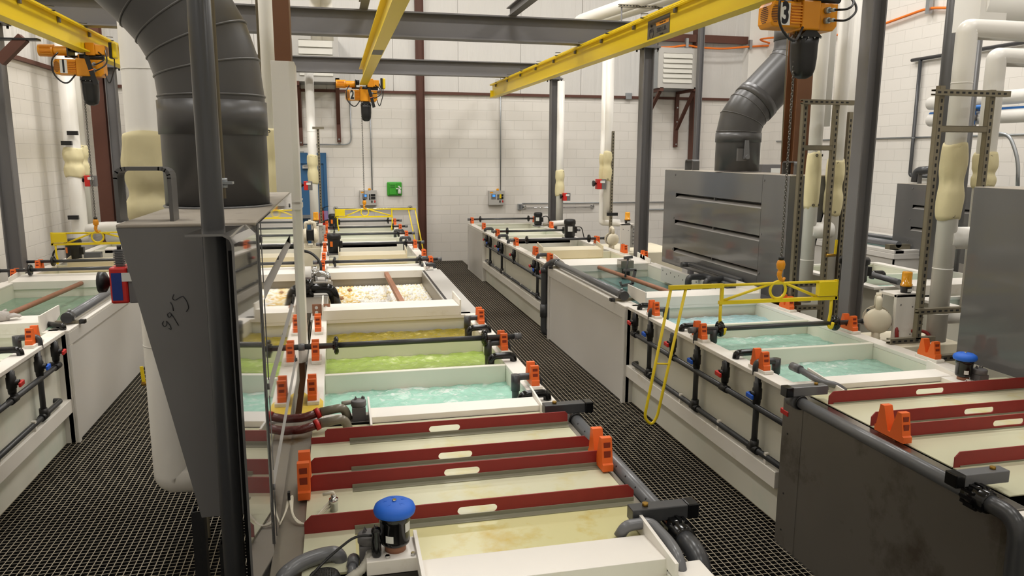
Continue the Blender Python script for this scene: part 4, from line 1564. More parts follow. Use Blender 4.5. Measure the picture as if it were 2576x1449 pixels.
# handwritten word on the side panel (letters run downwards)
def ink_line(pix, yy):
    return [at(u, v, y=yy) for u, v in pix]
yy = 2.597
for pix in ([(437, 740), (433, 752), (440, 756), (452, 748), (460, 745)], [(460, 745), (470, 757), (475, 775), (468, 784)], [(428, 760), (434, 768), (436, 782)],
            [(428, 786), (420, 790), (424, 800), (432, 794), (428, 786), (436, 797), (449, 819)], [(412, 808), (407, 814), (414, 824), (421, 815), (417, 806), (428, 818), (431, 830), (424, 826)]):
    m.tube(fillet(ink_line(pix, yy), .01, 4), .0013, 5)
obj('handwriting', m, 'ink', [c for c in h1.children if c.name.startswith('side_panel')][0])
# near end shield: glossy rounded cover
t = thing('end_shield', 'glossy rounded grey shield at the near end of left hood', 'shield', (-.3, 2.2, .6))
x = -.25
prof = [(x - .13, 2.0), (x - .13, 2.007), (x - .03, 2.007), (x - .009, 1.998), (x, 1.977), (x, .45), (x - .007, .45), (x - .007, 1.974), (x - .013, 1.99), (x - .03, 2.0)]
m = MB().prism([(a - .034, 2.28, b + .068) for a, b in prof], (.034, .316, 0))
obj('cover', m, 'hood_pvc', t)
m = MB().box(-.33, -.285, 2.5, 2.51, .5, 2.0)
obj('inner_web', m, 'black_plastic', t)
# big duct of the left hood
def duct(x, y, z0, path, r, label, bands, gores):
    t = thing('exhaust_duct', label, 'duct', (x, y, z0), 'big grey exhaust ducts')
    m = MB()
    m.sweep(path, r, 40)
    for f in range(len(m.sm)):
        pass
    obj('tube', m, 'duct_pvc', t)
    for p, q, k in bands:
        p, q = V(p), V(q)
        obj('collar', MB().sweep([p, q], r * k, 40), 'duct_pvc', t)
    m = MB()
    for g in gores:
        i = path[g[0]] if isinstance(g, tuple) else path[g]
        a, b = V(path[(g if not isinstance(g, tuple) else g[0]) - 1]), V(path[(g if not isinstance(g, tuple) else g[0]) + 1])
        m.torus(i, (b - a), r + .001, .0045, 40, 6)
    obj('weld_seam', m, 'grey_pvc', t)
    return t


def elbow(cx, cz, y, r, x_start, z_start, dirx, ang, n):
    """list of centre points for a mitred bend in the xz plane, starting vertical upwards"""
    out = []
    for i in range(n + 1):
        a = ang * i / n
        out.append(V((x_start + dirx * r * (1 - math.cos(a)), y, z_start + r * math.sin(a))))
    return out


yd = 3.45
el = elbow(0, 0, yd, .58, -.48, 2.53, -1, PI / 4, 4)
end = el[-1] + V((-.9, 0, .9))
path = [V((-.48, yd, 2.09))] + el + [el[-1] + V((-.11, 0, .11)), end]
dk = duct(-.48, yd, 2.09, path, .208, 'huge dark grey duct bending left above the left hood', [((-.48, yd, 2.375), (-.48, yd, 2.51), 1.035), (el[-1] + V((-.3, 0, .3)), el[-1] + V((-.36, 0, .36)), 1.03)], [1, 2, 3, 4, 5])
m = MB().torus((-.48, yd, 2.083), (0, 0, 1), .212, .006, 40, 6)
obj('weld_bead', m, 'pipe_grey', dk)
# grey riser pipe in front of the hood with threaded hanger rods
m = MB().cyl((-.357, 2.42, -.6), (-.357, 2.42, 4.6), .0335, n=20)
solo('riser_pipe', m, 'pipe_pvc', 'tall dark grey pipe passing in front of the left hood', 'pipe')
t = thing('hanger_rod', 'thin threaded rod with nut and plate beside the tall pipe', 'rod', (-.31, 2.5, 2.1), 'hanger rods')
p = at(562, 460, y=2.62)
obj('rod', MB().cyl((p.x, 2.62, p.z - .05), (p.x, 2.62, 4.8), .006, n=8), 'rope', t)
m = MB().box(p.x - .025, p.x + .03, 2.6, 2.64, p.z - .004, p.z + .004).cyl((p.x, 2.62, p.z + .004), (p.x, 2.62, p.z + .015), .013, n=6).cyl((p.x, 2.62, p.z - .016), (p.x, 2.62, p.z - .004), .013, n=6)
obj('nut', m, 'galv', t)
p = at(650, 100, y=4.1)
solo('hanger_rod', MB().cyl((p.x, 4.1, 2.2), (p.x, 4.1, 5), .006, n=8), 'rope', 'thin hanger rod to the right of the huge duct', 'rod', 'hanger rods')
# stand under the hood: slotted strut legs
def strut_bar(m, p, q, w=.041, d=.041, face=(0, -1, 0), slots=True, hole=None):
    """slotted channel: three walls"""
    p, q = V(p), V(q)
    ax = (q - p).normalized()
    f = V(face)
    sd = ax.cross(f).normalized()
    t_ = .0035
    m.bar(p - sd * (w / 2 - t_ / 2), q - sd * (w / 2 - t_ / 2), d, t_, sd)
    m.bar(p + sd * (w / 2 - t_ / 2), q + sd * (w / 2 - t_ / 2), d, t_, sd)
    m.bar(p + f * (d / 2), q + f * (d / 2), w, t_, f)
    for e in (-1, 1):
        m.bar(p - f * (d / 2) + sd * e * (w / 2 - .006), q - f * (d / 2) + sd * e * (w / 2 - .006), .012, t_, f)
    if hole is not None and slots:
        L = (q - p).length
        k = .03
        while k < L - .03:
            c = p + ax * k + f * (d / 2 + t_ * .55)
            hole.bar(c - ax * .013, c + ax * .013, .014, .001, f)
            k += .05


def strut(name, segs, label, cat='strut', grp='slotted steel struts', material='strut', face=(0, -1, 0)):
    p0 = V(segs[0][0])
    t = thing(name, label, cat, p0, grp)
    for sg in segs:
        m, h = MB(), MB()
        strut_bar(m, sg[0], sg[1], face=sg[2] if len(sg) > 2 else face, hole=h)
        c = obj('channel', m, material, t)
        if h.v:
            obj('slot', h, 'black_plastic', c)
    return t


strut('strut_stand', [((-.5, 2.66, -.6), (-.5, 2.66, 1.08)), ((-.4, 2.56, -.6), (-.4, 2.56, 1.0))], 'black slotted legs under the left hood', 'stand', None, 'black_plastic')

# right hood beside the right line
h2 = slot_hood(4.12, 1, 6.36, 9.12, .94, 2.12, .45, 'wide slotted grey hood behind the still teal hot tank', None, [1.838, 1.512, 1.165], None, (.46, .34))
strap_handle(4.3, 8.75, 2.12, .2, .12, 'y', h2, bw=.09)
strap_handle(4.3, 6.62, 2.12, .2, .12, 'y', h2, bw=.09)
yd2 = 7.74
xt = at(2008, 60, y=yd2).x
el = elbow(0, 0, yd2, .34, 4.34, 2.55, 1, PI / 4, 2)
k = xt - el[-1].x - .34 * (1 - math.cos(PI / 4))
e2s = el[-1] + V((k, 0, k))
back = []
for i in range(1, 3):
    a = PI / 4 * (1 - i / 2)
    back.append(V((e2s.x + .34 * (math.cos(a) - math.cos(PI / 4)), yd2, e2s.z + .34 * (math.sin(PI / 4) - math.sin(a)))))
path = [V((4.34, yd2, 2.13))] + el + [e2s] + back + [V((back[-1].x, yd2, 5.2))]
d2 = duct(4.34, yd2, 2.12, path, .238, 'big dark grey duct rising right from the slotted hood', [((4.34, yd2, 2.44), (4.34, yd2, 2.54), 1.03), (el[-1] + V((.05, 0, .05)), el[-1] + V((.12, 0, .12)), 1.03), (back[-1] + V((0, 0, .06)), back[-1] + V((0, 0, .19)), 1.03)], [1, 2, 3, 4, 5])
p = at(1867, 388, y=7.49)
m = MB().box(p.x - .06, p.x + .045, 7.47, 7.5, p.z - .07, p.z + .06)
dm = obj('damper_plate', m, 'grey_pvc', d2)
a, b = at(1879, 395, y=7.45), at(1880, 358, y=7.45)
m = MB().prism([a + V((-.035, 0, -.02)), a + V((.035, 0, -.02)), b + V((.022, 0, .02)), b + V((-.022, 0, .02))], (0, .015, 0))
m.cyl(a + V((0, 0, 0)), a + V((0, -.02, 0)), .025, n=16)
obj('damper_lever', m, 'pipe_grey', dm, .004)
m = MB().cyl((at(1972, 300, y=6.62).x, 6.62, 2.24), (at(1975, 100, y=6.62).x, 6.62, 5), .006, n=8)
solo('hanger_rod', m, 'rope', 'thin hanger rod rising from the slotted hood handle past hoist three', 'rod', 'hanger rods')
# near right hood
h3 = slot_hood(4.17, 1, 1.6, 4.3, .92, 2.1, .45, 'dark slotted grey hood at the right edge of the picture', None, [1.82, 1.5, 1.17], None, (.3, .58))

# ================================================================ INSULATED PIPES
def blanket(x, y, z0, z1, r, t, pinch=None, seed=1, gx=0):
    """quilted valve cover with a gathered waist"""
    rnd = random.Random(seed)
    m = MB()
    n, k = 28, 22
    k0 = len(m.v)
    ph = [rnd.uniform(0, 6.28) for _ in range(6)]
    for i in range(k + 1):
        f = i / k
        z = z0 + (z1 - z0) * f
        rr = r * (1 + .16 * math.sin(PI * min(1, f * 1.0)) ** .7)
        g = 0
        if pinch is not None:
            g = math.exp(-((f - pinch) / .09) ** 2)
            rr = r * (1.12 + .16 * (1 - g) * math.sin(PI * (f / pinch if f < pinch else (1 - f) / (1 - pinch))) ** .6) * (1 - .05 * g)
        for j in range(n):
            a = 2 * PI * j / n
            w = 1 + .02 * math.sin(2 * a + ph[0] + 3 * f) + .014 * math.sin(5 * f * 3 + a + ph[1]) + (.05 * g) * math.sin(9 * a + ph[2]) + .02 * math.sin(7 * a + 12 * f + ph[3])
            m.v.append(V((x + rr * w * math.cos(a), y + rr * w * math.sin(a), z + (.012 * math.sin(2 * a + ph[4]) if i in (0, k) else 0))))
    for i in range(k):
        for j in range(n):
            m.f.append([k0 + i * n + j, k0 + i * n + (j + 1) % n, k0 + (i + 1) * n + (j + 1) % n, k0 + (i + 1) * n + j]); m.sm.append(True)
    m.f.append([k0 + j for j in range(n)][::-1]); m.sm.append(False)
    m.f.append([k0 + k * n + j for j in range(n)]); m.sm.append(False)
    b = obj('insulation_cover', m, 'blanket', t)
    for zz in (z0 + .03, z1 - .03):
        for a in (-PI / 2 - .3, -PI / 2 + .75):
            p = V((x + r * 1.2 * math.cos(a), y + r * 1.2 * math.sin(a), zz))
            q = V((math.cos(a), math.sin(a), 0))
            obj('grommet', MB().torus(p - q * r * .05, q, .009, .0035, 12, 5), 'black_plastic', b)
    return b


def riser(x, y, r, z0, z1, label, covers=(), foot=None, top=None, bands=(), grp='white insulated pipes'):
    """vertical insulated pipe; foot/top = list of further points"""
    t = thing('insulated_pipe', label, 'pipe', (x, y, z0), grp)
    pts = [V((x, y, z0)), V((x, y, z1))]
    if foot:
        pts = [V(p) for p in foot][::-1] + pts
    if top:
        pts = pts + [V(p) for p in top]
    obj('pipe', MB().tube(pts, r, 24, r * 2.2, 7), 'insulation', t)
    for z in bands:
        obj('joint_band', MB().cyl((x, y, z - .004), (x, y, z + .004), r + .0015, n=24), 'insulation', t)
    for i, (a, b, p) in enumerate(covers):
        blanket(x, y, a, b, r, t, p, int(abs(x * 100)) + i)
    return t


Z = lambda u, v, y: at(u, v, y=y)
# behind the left hood
p = Z(372, 250, 4.7)
riser(p.x, 4.7, .125, .42, 6, 'fat white insulated pipe with cream quilted cover left of the huge duct', [(1.93, Z(370, 335, 4.7).z, .3)], foot=[(p.x, 4.7, .4), (p.x + .5, 4.75, .36)], bands=(2.75, 1.2))
strut('strut_stand', [((p.x + .16, 4.62, -.6), (p.x + .16, 4.62, 4.2))], 'dark slotted strut between white pipe and the huge duct', 'strut')
p = Z(690, 300, 6.4)
riser(p.x - .02, 6.4, .06, 1.0, 6, 'slim white pipe with cream cover left of the clad column', [(1.9, 2.5, .55)])
# far pipes
p = Z(788, 450, 14.85)
riser(p.x, 14.85, .08, .0, 3.95, 'white pipe with cream cover before the blue door', [(Z(788, 462, 14.85).z, Z(786, 390, 14.85).z, .55)], bands=(2.7,))
q = Z(800, 450, 13.5)
strut('support_strut', [((q.x + .03, 13.5, -.6), (q.x + .03, 13.5, Z(797, 322, 13.5).z), (0, -1, 0))], 'slotted strut standing right of the pipe by the blue door')
m = MB().box(q.x - .06, q.x + .13, 13.45, 13.49, Z(797, 322, 13.5).z - .02, Z(797, 322, 13.5).z + .02)
solo('strut_clamp', m, 'strut', 'short bracket arm on the strut by the blue door', 'bracket')
for u, dx, lab_, yy, c in ((1409, 0, 'white pipe with cream cover right of the rear grey column', 14.2, (462, 428, 462, .55)), (1399, 0, 'second white pipe hidden behind the rear grey column', 14.75, (440, 415, 440, .5))):
    p = Z(u, 400, yy)
    riser(p.x, yy, .07, 1.05, 3.66, lab_, [(Z(u, 492 if yy < 14.5 else 470, yy).z, Z(u, 428 if yy < 14.5 else 415, yy).z, .55)])
p = Z(1409, 400, 14.2)
t = thing('insulated_pipe', 'fat white pipe stub lying on the far right tank rim', 'pipe', (p.x, 13.9, 1.0), 'white insulated pipes')
a, b = Z(1384, 563, 13.9), Z(1432, 560, 13.9)
obj('pipe', MB().sweep([a, b - V((.02, 0, 0)), b], [.055, .055, .03], 20), 'insulation', t)
obj('fitting', MB().cyl(a, a - V((.14, 0, .02)), .03, n=10), 'stained_steel', t)
for u, r, yy, lab_, cv in ((1519, .06, 12.0, 'left white pipe of the twin pipes with cream covers', (452, 387)), (1530, .065, 11.85, 'right white pipe of the twin pipes with cream covers', (455, 381))):
    p = Z(u, 400, yy)
    riser(p.x, yy, r, 1.25, 4.1, lab_, [(Z(u, cv[0], yy).z, Z(u, cv[1], yy).z, .55)], foot=[(p.x, yy, 1.2), (p.x + .3, yy, 1.18)] if u == 1519 else None)
p = Z(1539, 450, 11.8)
strut('support_strut', [((p.x, 11.8, -.6), (p.x, 11.8, Z(1538, 330, 11.8).z))], 'slotted strut right of the twin white pipes')
t = solo('strut_clamp', MB().box(p.x - .08, p.x + .1, 11.74, 11.78, 1.32, 1.37), 'black_plastic', 'black clamp on the strut beside twin white pipes', 'bracket')


def actuator(p, label, k=1.0, knob=-1, tape=False):
    """red valve actuator with dark rear housing and hand knob"""
    p = V(p)
    t = thing('valve_actuator', label, 'actuator', p, 'red valve actuators')
    s = .055 * k
    obj('cover', MB().box(p.x - s * .9, p.x + s * .35, p.y - s, p.y + s, p.z - s * 1.35, p.z + s * 1.35), 'red', t, s * .15)
    obj('housing', MB().box(p.x + s * .35, p.x + s * 1.6, p.y - s * .95, p.y + s * .95, p.z - s * 1.35, p.z + s * 1.3), 'steel_grey', t, s * .08)
    m = MB().lathe((p.x - s * .9, p.y, p.z + s * .15), [(s * .22, 0), (s * .3, s * .25), (s * .75, s * .5), (s * .8, s * .95), (s * .6, s)], 16, (-1, 0, 0))
    obj('knob', m, 'black_plastic', t)
    obj('label', MB().box(p.x - s * .1, p.x + s * 1.2, p.y - s - .001, p.y - s, p.z + s * .3, p.z + s * .95), 'label_white', t)
    if tape:
        obj('tape', MB().box(p.x - s * .75, p.x - s * .05, p.y - s - .0015, p.y - s - .0005, p.z - s * 1.1, p.z + s * .95), 'blue_tape', t)
        m = MB()
        for i in range(9):
            m.box(p.x - s * .6, p.x + s * .1, p.y - s * .6, p.y + s * .2, p.z + s * 1.5 + i * .007 * k, p.z + s * 1.5 + i * .007 * k + .004)
        m.box(p.x - s * .5, p.x, p.y - s * .5, p.y + s * .1, p.z + s * 1.3, p.z + s * 2.6)
        obj('plug_connector', m, 'pipe_grey', t)
        obj('tag_screw', MB().cyl((p.x - s * .25, p.y - s * .2, p.z + s * 2.6), (p.x - s * .25, p.y - s * .2, p.z + s * 2.9), .012, n=8), 'black_plastic', t)
    return t


actuator(at(318, 713, y=4.55), 'red actuator with blue tape and black knob left of the hood', 1.35, -1, True)
actuator(Z(225, 455, 12.6), 'small red actuator with black knob behind hoist chain one', 1.1)
actuator(Z(772, 467, 13.2), 'small red and blue actuator before the blue door', 1.0)
actuator(Z(1508, 463, 11.8), 'red actuator with black knob on the twin white pipes', 1.1)
actuator(Z(1422, 495, 14.1), 'red actuator edge right of the rear grey column', 1.0)

# strut frame one and its pipes
y1 = 6.02
A, B, C_ = Z(2022, 300, y1), Z(2112, 300, y1), Z(2142, 300, y1 + .35)
zt = Z(2060, 258, y1).z
xa_, xb_ = 3.99, 4.30
strut('pipe_strut', [((xa_, y1, RIM), (xa_, y1, zt)), ((xb_, y1, -.6), (xb_, y1, zt)), ((xa_ - .06, y1 - .045, zt + .0), (xb_ + .14, y1 - .045, zt + .0), (0, -1, 0)), ((xa_, y1, Z(2060, 372, y1).z), (xb_, y1, Z(2060, 372, y1).z), (0, 0, -1)),
                      ((xa_ - .08, y1 - .04, Z(2060, 712, y1).z), (xb_ + .1, y1 - .04, Z(2060, 712, y1).z), (0, -1, 0)), ((xa_ + .02, y1 - .04, RIM + .022), (xa_ + .28, y1 - .04, RIM + .022))], 'steel slotted strut frame with white pipes right of the brown column', 'frame')
p = Z(2034, 600, 6.2)
riser(p.x, 6.2, .06, RIM + .03, 5, 'white pipe with long cream cover in the first strut frame', [(Z(2030, 523, 6.2).z, Z(2030, 382, 6.2).z, None)], bands=(1.35,))
m = MB().tube([(p.x, 6.2, 1.62), (p.x + .22, 6.2, 1.62)], .075, 20)
solo('insulated_pipe', m, 'insulation', 'short white pipe branch below the long cream cover', 'pipe', 'white insulated pipes')
p = Z(2088, 600, 6.3)
riser(p.x, 6.3, .065, .7, 5, 'white pipe with pinched cream cover behind the right strut', [(Z(2085, 540, 6.3).z, Z(2085, 402, 6.3).z, .52)])
p = Z(2122, 450, 6.6)
riser(p.x, 6.6, .07, .7, 5, 'third white pipe with cream cover left of the large grey column', [(Z(2120, 512, 6.6).z, Z(2120, 380, 6.6).z, .4)])
p = Z(2060, 120, 7.2)
riser(p.x, 7.2, .16, 2.6, 6, 'broad white pipe rising behind hoist three chain bag')
m = MB()
p = Z(2138, 290, 6.5)
strut('support_strut', [((p.x, 6.5, -.6), (p.x, 6.5, Z(2138, 282, 6.5).z))], 'dark slotted strut just left of the large grey column')
m = MB().cyl((xb_ - .02, y1 - .05, 1.42), (xb_ + .07, y1 - .05, 1.42), .014, n=8)
t = solo('drain_valve', m, 'brass', 'brass valve with yellow lever on the strut left of large column', 'valve')
obj('lever', MB().bar((xb_ + .06, y1 - .06, 1.43), (xb_ + .065, y1 - .06, 1.56), .012, .02), 'signal_yellow', t)

# strut frame two and its pipes
y2 = 4.72
xa_, xb_ = 4.2, 4.63
zt = Z(2430, 225, y2).z
strut('pipe_strut', [((xa_, y2, RIM + .03), (xa_, y2, zt + .02)), ((xb_, y2, -.6), (xb_, y2, zt)), ((xa_ - .1, y2 - .05, zt - .03), (xb_ + .1, y2 - .05, zt - .03), (0, -1, 0)), ((xa_, y2, Z(2430, 325, y2).z), (xb_, y2, Z(2430, 325, y2).z), (0, 0, -1)),
                      ((xa_ - .06, y2 - .05, Z(2300, 780, y2).z), (xb_ + .15, y2 - .05, Z(2300, 780, y2).z), (0, -1, 0)), ((3.96, y2, RIM + .022), (4.35, y2, RIM + .022), (0, -1, 0)), ((3.97, 4.24, RIM + .022), (4.25, 4.24, RIM + .022), (0, -1, 0))], 'large steel slotted strut frame behind the right-hand hood', 'frame')
p = Z(2410, 300, 4.9)
xp = p.x
riser(xp, 4.9, .072, .88, Z(2410, 95, 4.9).z, 'white pipe with pinched cream cover, elbowing right at top', [(Z(2395, 551, 4.9).z, Z(2400, 362, 4.9).z, .5)], top=[(xp, 4.9, Z(2410, 90, 4.9).z + .05), (xp + 1.5, 4.9, Z(2410, 90, 4.9).z + .05)], bands=(2.83, 1.45, 1.1))
m = MB().tube([(xp, 4.9, Z(2440, 598, 4.9).z), (xp + .6, 4.9, Z(2440, 598, 4.9).z)], .085, 24)
solo('insulated_pipe', m, 'insulation', 'horizontal white pipe branch running behind the right-hand hood', 'pipe', 'white insulated pipes')
m = MB().tube([(xp, 4.9, 1.07), (xp + .3, 4.9, 1.07)], .06, 20)
solo('insulated_pipe', m, 'insulation', 'low white pipe branch beside the blue-capped pump', 'pipe', 'white insulated pipes')
p = Z(2490, 300, 5.3)
riser(p.x, 5.3, .073, .9, Z(2510, 160, 5.3).z, 'second white elbow pipe with cream cover at the right edge', [(Z(2490, 470, 5.3).z, Z(2490, 385, 5.3).z, .4)], top=[(p.x, 5.3, Z(2510, 150, 5.3).z + .02), (p.x + 1.5, 5.3, Z(2510, 150, 5.3).z + .02)])
p = Z(2450, 15, 6.0)
t = thing('insulated_pipe', 'thick white capped pipe end at the upper right corner', 'pipe', p, 'white insulated pipes')
obj('pipe', MB().tube([p + V((.0, 0, .02)), p + V((2.2, 0, .02))], .17, 28), 'insulation', t)
obj('end_box', MB().box(p.x - .06, p.x + .22, 5.86, 6.16, p.z - .21, p.z + .4), 'insulation', t)
# dark round column and small column at the right
p = Z(2373, 280, 6.9)
solo('vent_pipe', MB().cyl((p.x, 6.9, -.6), (p.x, 6.9, 6), .066, n=24), 'grey_pvc', 'thick grey vertical pipe behind the second strut frame', 'pipe')
p = Z(2452, 200, 7.6)
solo('vent_pipe', MB().cyl((p.x, 7.6, -.6), (p.x, 7.6, 4.0), .04, n=16), 'grey_pvc', 'slim grey vertical pipe between the white elbow pipes', 'pipe')


# ================================================================ MOTORS, BEACONS, PUMPS
def motor(x, y, z, r, h, label, lab_side=-.6, cap=1.12, flange=True):
    t = thing('pump_motor', label, 'motor', (x, y, z), 'black pump motors')
    obj('body', MB().lathe((x, y, z), [(r * .8, 0), (r, .02), (r, h * .72), (r * .97, h * .74)], 24), 'black_plastic', t)
    obj('fan_cover', MB().lathe((x, y, z + h * .72), [(r * cap * .97, 0), (r * cap, .01), (r * cap, h * .16), (r * cap * .9, h * .25), (r * cap * .6, h * .28), (.001, h * .285)], 24), 'black_plastic', t)
    if flange:
        obj('mount_plate', MB().box(x - r * 1.15, x + r * 1.15, y - r * 1.15, y + r * 1.15, z - .02, z), 'steel_grey', t)
    obj('junction_box', MB().box(x + r * .8, x + r * 1.35, y - r * .4, y + r * .4, z + h * .25, z + h * .6), 'black_plastic', t, .004)
    v = []
    for i in range(5):
        a = -PI / 2 + lab_side + .45 * (i / 4 - .5) * 2
        v += [(x + (r + .001) * math.cos(a), y + (r + .001) * math.sin(a), z + h * .35), (x + (r + .001) * math.cos(a), y + (r + .001) * math.sin(a), z + h * .62)]
    return t, v


def lab(t, v, material, name='nameplate'):
    m = MB()
    m.add(v, [(2 * i, 2 * i + 2, 2 * i + 3, 2 * i + 1) for i in range(len(v) // 2 - 1)], True)
    obj(name, m, material, t)


def cord(pts, label, r=.008, material='black_plastic', fil=.1):
    return solo('power_cord', MB().tube(pts, r, 8, fil, 6), material, label, 'cord')


t, v = motor(-.03, 10.72, .955, .085, .265, 'black pump motor standing left on the middle line before cream bath', -.2); lab(t, [q for q in v[:6]], 'cable_orange', 'orange_label')
t, v = motor(-.03, 14.45, .94, .085, .27, 'farther black pump motor at the end of the middle line', -.2); lab(t, v[:6], 'cable_orange', 'orange_label')
t, v = motor(3.86, 14.4, .94, .075, .25, 'black pump motor at the far end of the right line', -.4); lab(t, v, 'label_white')
t, v = motor(3.68, 11.75, .98, .085, .3, 'round-topped black pump motor over the right line baths', -.2); lab(t, v, 'label_white')
cord([(3.78, 11.75, 1.15), (3.88, 11.75, 1.15), (3.93, 11.75, .96)], 'black cord from the round-topped motor')
cord([(3.95, 14.4, 1.1), (4.05, 14.4, 1.12), (4.12, 14.4, .96)], 'black cord from the far end motor of right line')
p = Z(188, 660, 10.6)
t, v = motor(p.x, 10.6, .96, .09, .27, 'black pump motor with orange sticker on the left line', -.5); lab(t, v[:6], 'cable_orange', 'orange_label')
cord([(p.x - .1, 10.6, 1.1), (p.x - .22, 10.6, 1.1), (p.x - .26, 10.6, .95)], 'thick black cord left of the left line motor', .012)
cord([(-.12, 14.45, 1.1), (-.22, 14.45, 1.08), (-.28, 14.45, .9)], 'thick cord beside far motor of middle line', .012)


def beacon(x, y, z, label, k=1.0):
    t = thing('amber_beacon', label, 'beacon', (x, y, z), 'amber beacons')
    obj('base', MB().lathe((x, y, z), [(.04 * k, 0), (.046 * k, .05 * k), (.048 * k, .055 * k)], 18), 'black_plastic', t)
    obj('label', MB().box(x - .022 * k, x + .022 * k, y - .047 * k, y - .045 * k, z + .012 * k, z + .038 * k), 'label_white', t)
    obj('lens', MB().lathe((x, y, z + .055 * k), [(.047 * k, 0), (.047 * k, .018 * k), (.04 * k, .022 * k), (.04 * k, .11 * k), (.036 * k, .122 * k), (.001, .124 * k)], 20), 'amber', t)
    return t


def diaphragm_pump(x, y, z, label, face=(-1, 0, 0), k=1.0):
    """air diaphragm pump: two round chambers, manifolds, black centre"""
    f = V(face)
    sd = V((-f.y, f.x, 0))
    t = thing('diaphragm_pump', label, 'pump', (x, y, z), 'cream diaphragm pumps')
    c = V((x, y, z + .17 * k))
    for e in (-1, 1):
        m = MB().lathe(c + f * e * .05 * k, [(.1 * k, 0), (.1 * k, .015), (.085 * k, .04 * k), (.04 * k, .055 * k), (.001, .056 * k)], 24, f * e)
        for i in range(5):
            a = i * 2 * PI / 5
            q = c + f * e * .085 * k
            m.bar(q + (sd * math.cos(a) + V((0, 0, 1)) * math.sin(a)) * .02 * k, q + (sd * math.cos(a) + V((0, 0, 1)) * math.sin(a)) * .08 * k - f * e * .012, .008, .012, f)
        ch = obj('chamber', m, 'beige_pump', t)
        m = MB()
        for i in range(8):
            a = i * PI / 4 + .2
            q = c + f * e * .055 * k + (sd * math.cos(a) + V((0, 0, 1)) * math.sin(a)) * .093 * k
            m.cyl(q, q + f * e * .018, .006, n=6)
        obj('bolt', m, 'chrome', ch)
        m = MB().tube([c + f * e * .06 * k + V((0, 0, .08 * k)), c + f * e * .06 * k + V((0, 0, .17 * k)), c + V((0, 0, .17 * k))], .024 * k, 12, .02)
        m.tube([c + f * e * .06 * k - V((0, 0, .08 * k)), c + f * e * .06 * k - V((0, 0, .155 * k)), c - V((0, 0, .155 * k))], .026 * k, 12, .02)
        m.box(c.x + f.x * e * .06 * k - .03, c.x + f.x * e * .06 * k + .03, c.y + f.y * e * .06 * k - .03, c.y + f.y * e * .06 * k + .03, z, z + .02)
        obj('manifold', m, 'beige_pump', t)
    m = MB().cyl(c - f * .05 * k, c + f * .05 * k, .075 * k, n=20).box(c.x - .04 * k, c.x + .04 * k, c.y - .075 * k, c.y + .075 * k, c.z - .05 * k, c.z + .07 * k)
    obj('centre_block', m, 'black_plastic', t)
    obj('outlet', MB().cyl(c + V((0, 0, .16 * k)), c + V((0, 0, .21 * k)), .022 * k, n=12), 'beige_pump', t)
    return t


def pump_stand(x, y, w, d, z0, label, panel):
    """cream base block with an upright white panel and grey enclosure"""
    t = thing('pump_stand', label, 'stand', (x, y, -.6), 'cream pump stands')
    obj('base_block', MB().box(x - w / 2, x + w / 2, y - d / 2, y + d / 2, -.6, z0), 'cream_pp', t, .006)
    x0, x1, yp, zt = panel
    obj('panel', MB().box(x0, x1, yp, yp + .03, z0 - .06, zt), 'white_pp', t, .003)
    obj('panel_top', MB().box(x0, x1 + .06, yp, yp + .2, zt - .02, zt), 'white_pp', t)
    e = obj('enclosure', MB().box(x1 - .02, x1 + .1, yp + .04, yp + .18, zt - .36, zt - .03), 'cabinet_grey', t, .004)
    m = MB()
    for i in range(5):
        m.tube([(x1 + .06, yp + .04, zt - .08 - i * .055), (x1 + .06, yp + .0, zt - .08 - i * .055)], .008, 6)
    obj('gland', m, 'pipe_grey', e)
    m = MB()
    for a, b in ((.04, .04), (.04, .25), (.96, .06), (.96, .28)):
        m.cyl((x0 + (x1 - x0) * (.2 + .6 * a), yp - .002, zt - .04 - b), (x0 + (x1 - x0) * (.2 + .6 * a), yp, zt - .04 - b), .006, n=8)
    obj('screw', m, 'steel_grey', t)
    return t


# near right station between the strut frames
pump_stand(4.46, 5.16, .7, .5, .84, 'cream pump base with white panel right of the large grey column', (4.235, 4.43, 5.0, 1.235))
diaphragm_pump(4.17, 5.12, .845, 'cream diaphragm pump beside the large grey column', (-.55, -.83, 0), 1.02)
beacon(4.38, 5.08, 1.235, 'amber beacon on the white panel by the large grey column', .95)
m = MB().tube([(4.3, 5.2, 1.0), (4.26, 5.0, .98), (4.25, 4.97, .86)], .014, 8, .05)
solo('red_hose', m, 'plate_red', 'dark red hose beside the cream diaphragm pump', 'hose')
m = MB().tube([(4.36, 4.96, .95), (4.45, 4.9, .96), (4.47, 4.86, .88)], .013, 8, .05)
solo('red_hose', m, 'plate_red', 'dark red hose curling down to a black plug', 'hose')
t, v = motor(4.75, 6.2, 1.12, .12, .25, 'large black motor behind the amber beacon', -.1, 1.15, False)
# far right station
pump_stand(4.62, 11.2, 1.0, 1.2, .86, 'large cream tank base left of the slotted hood', (4.13, 4.28, 10.64, 1.29))
diaphragm_pump(4.12, 11.0, .865, 'cream diaphragm pump left of far amber beacon', (0, -1, 0), .95)
beacon(4.25, 10.7, 1.29, 'amber beacon on the far white panel beside the front grey column', .95)
# far left station on the middle line
pump_stand(-.5, 12.6, .6, .7, .84, 'cream pump base left of the far middle line baths', (-.36, -.26, 12.4, 1.2))
diaphragm_pump(-.39, 12.3, .845, 'cream and black diaphragm pump by the white clad column', (-1, 0, 0), 1.15)
beacon(-.3, 12.5, 1.2, 'amber beacon before the blue door', 1.05)

# ================================================================ BACK WALL EQUIPMENT
YW = YB - .002


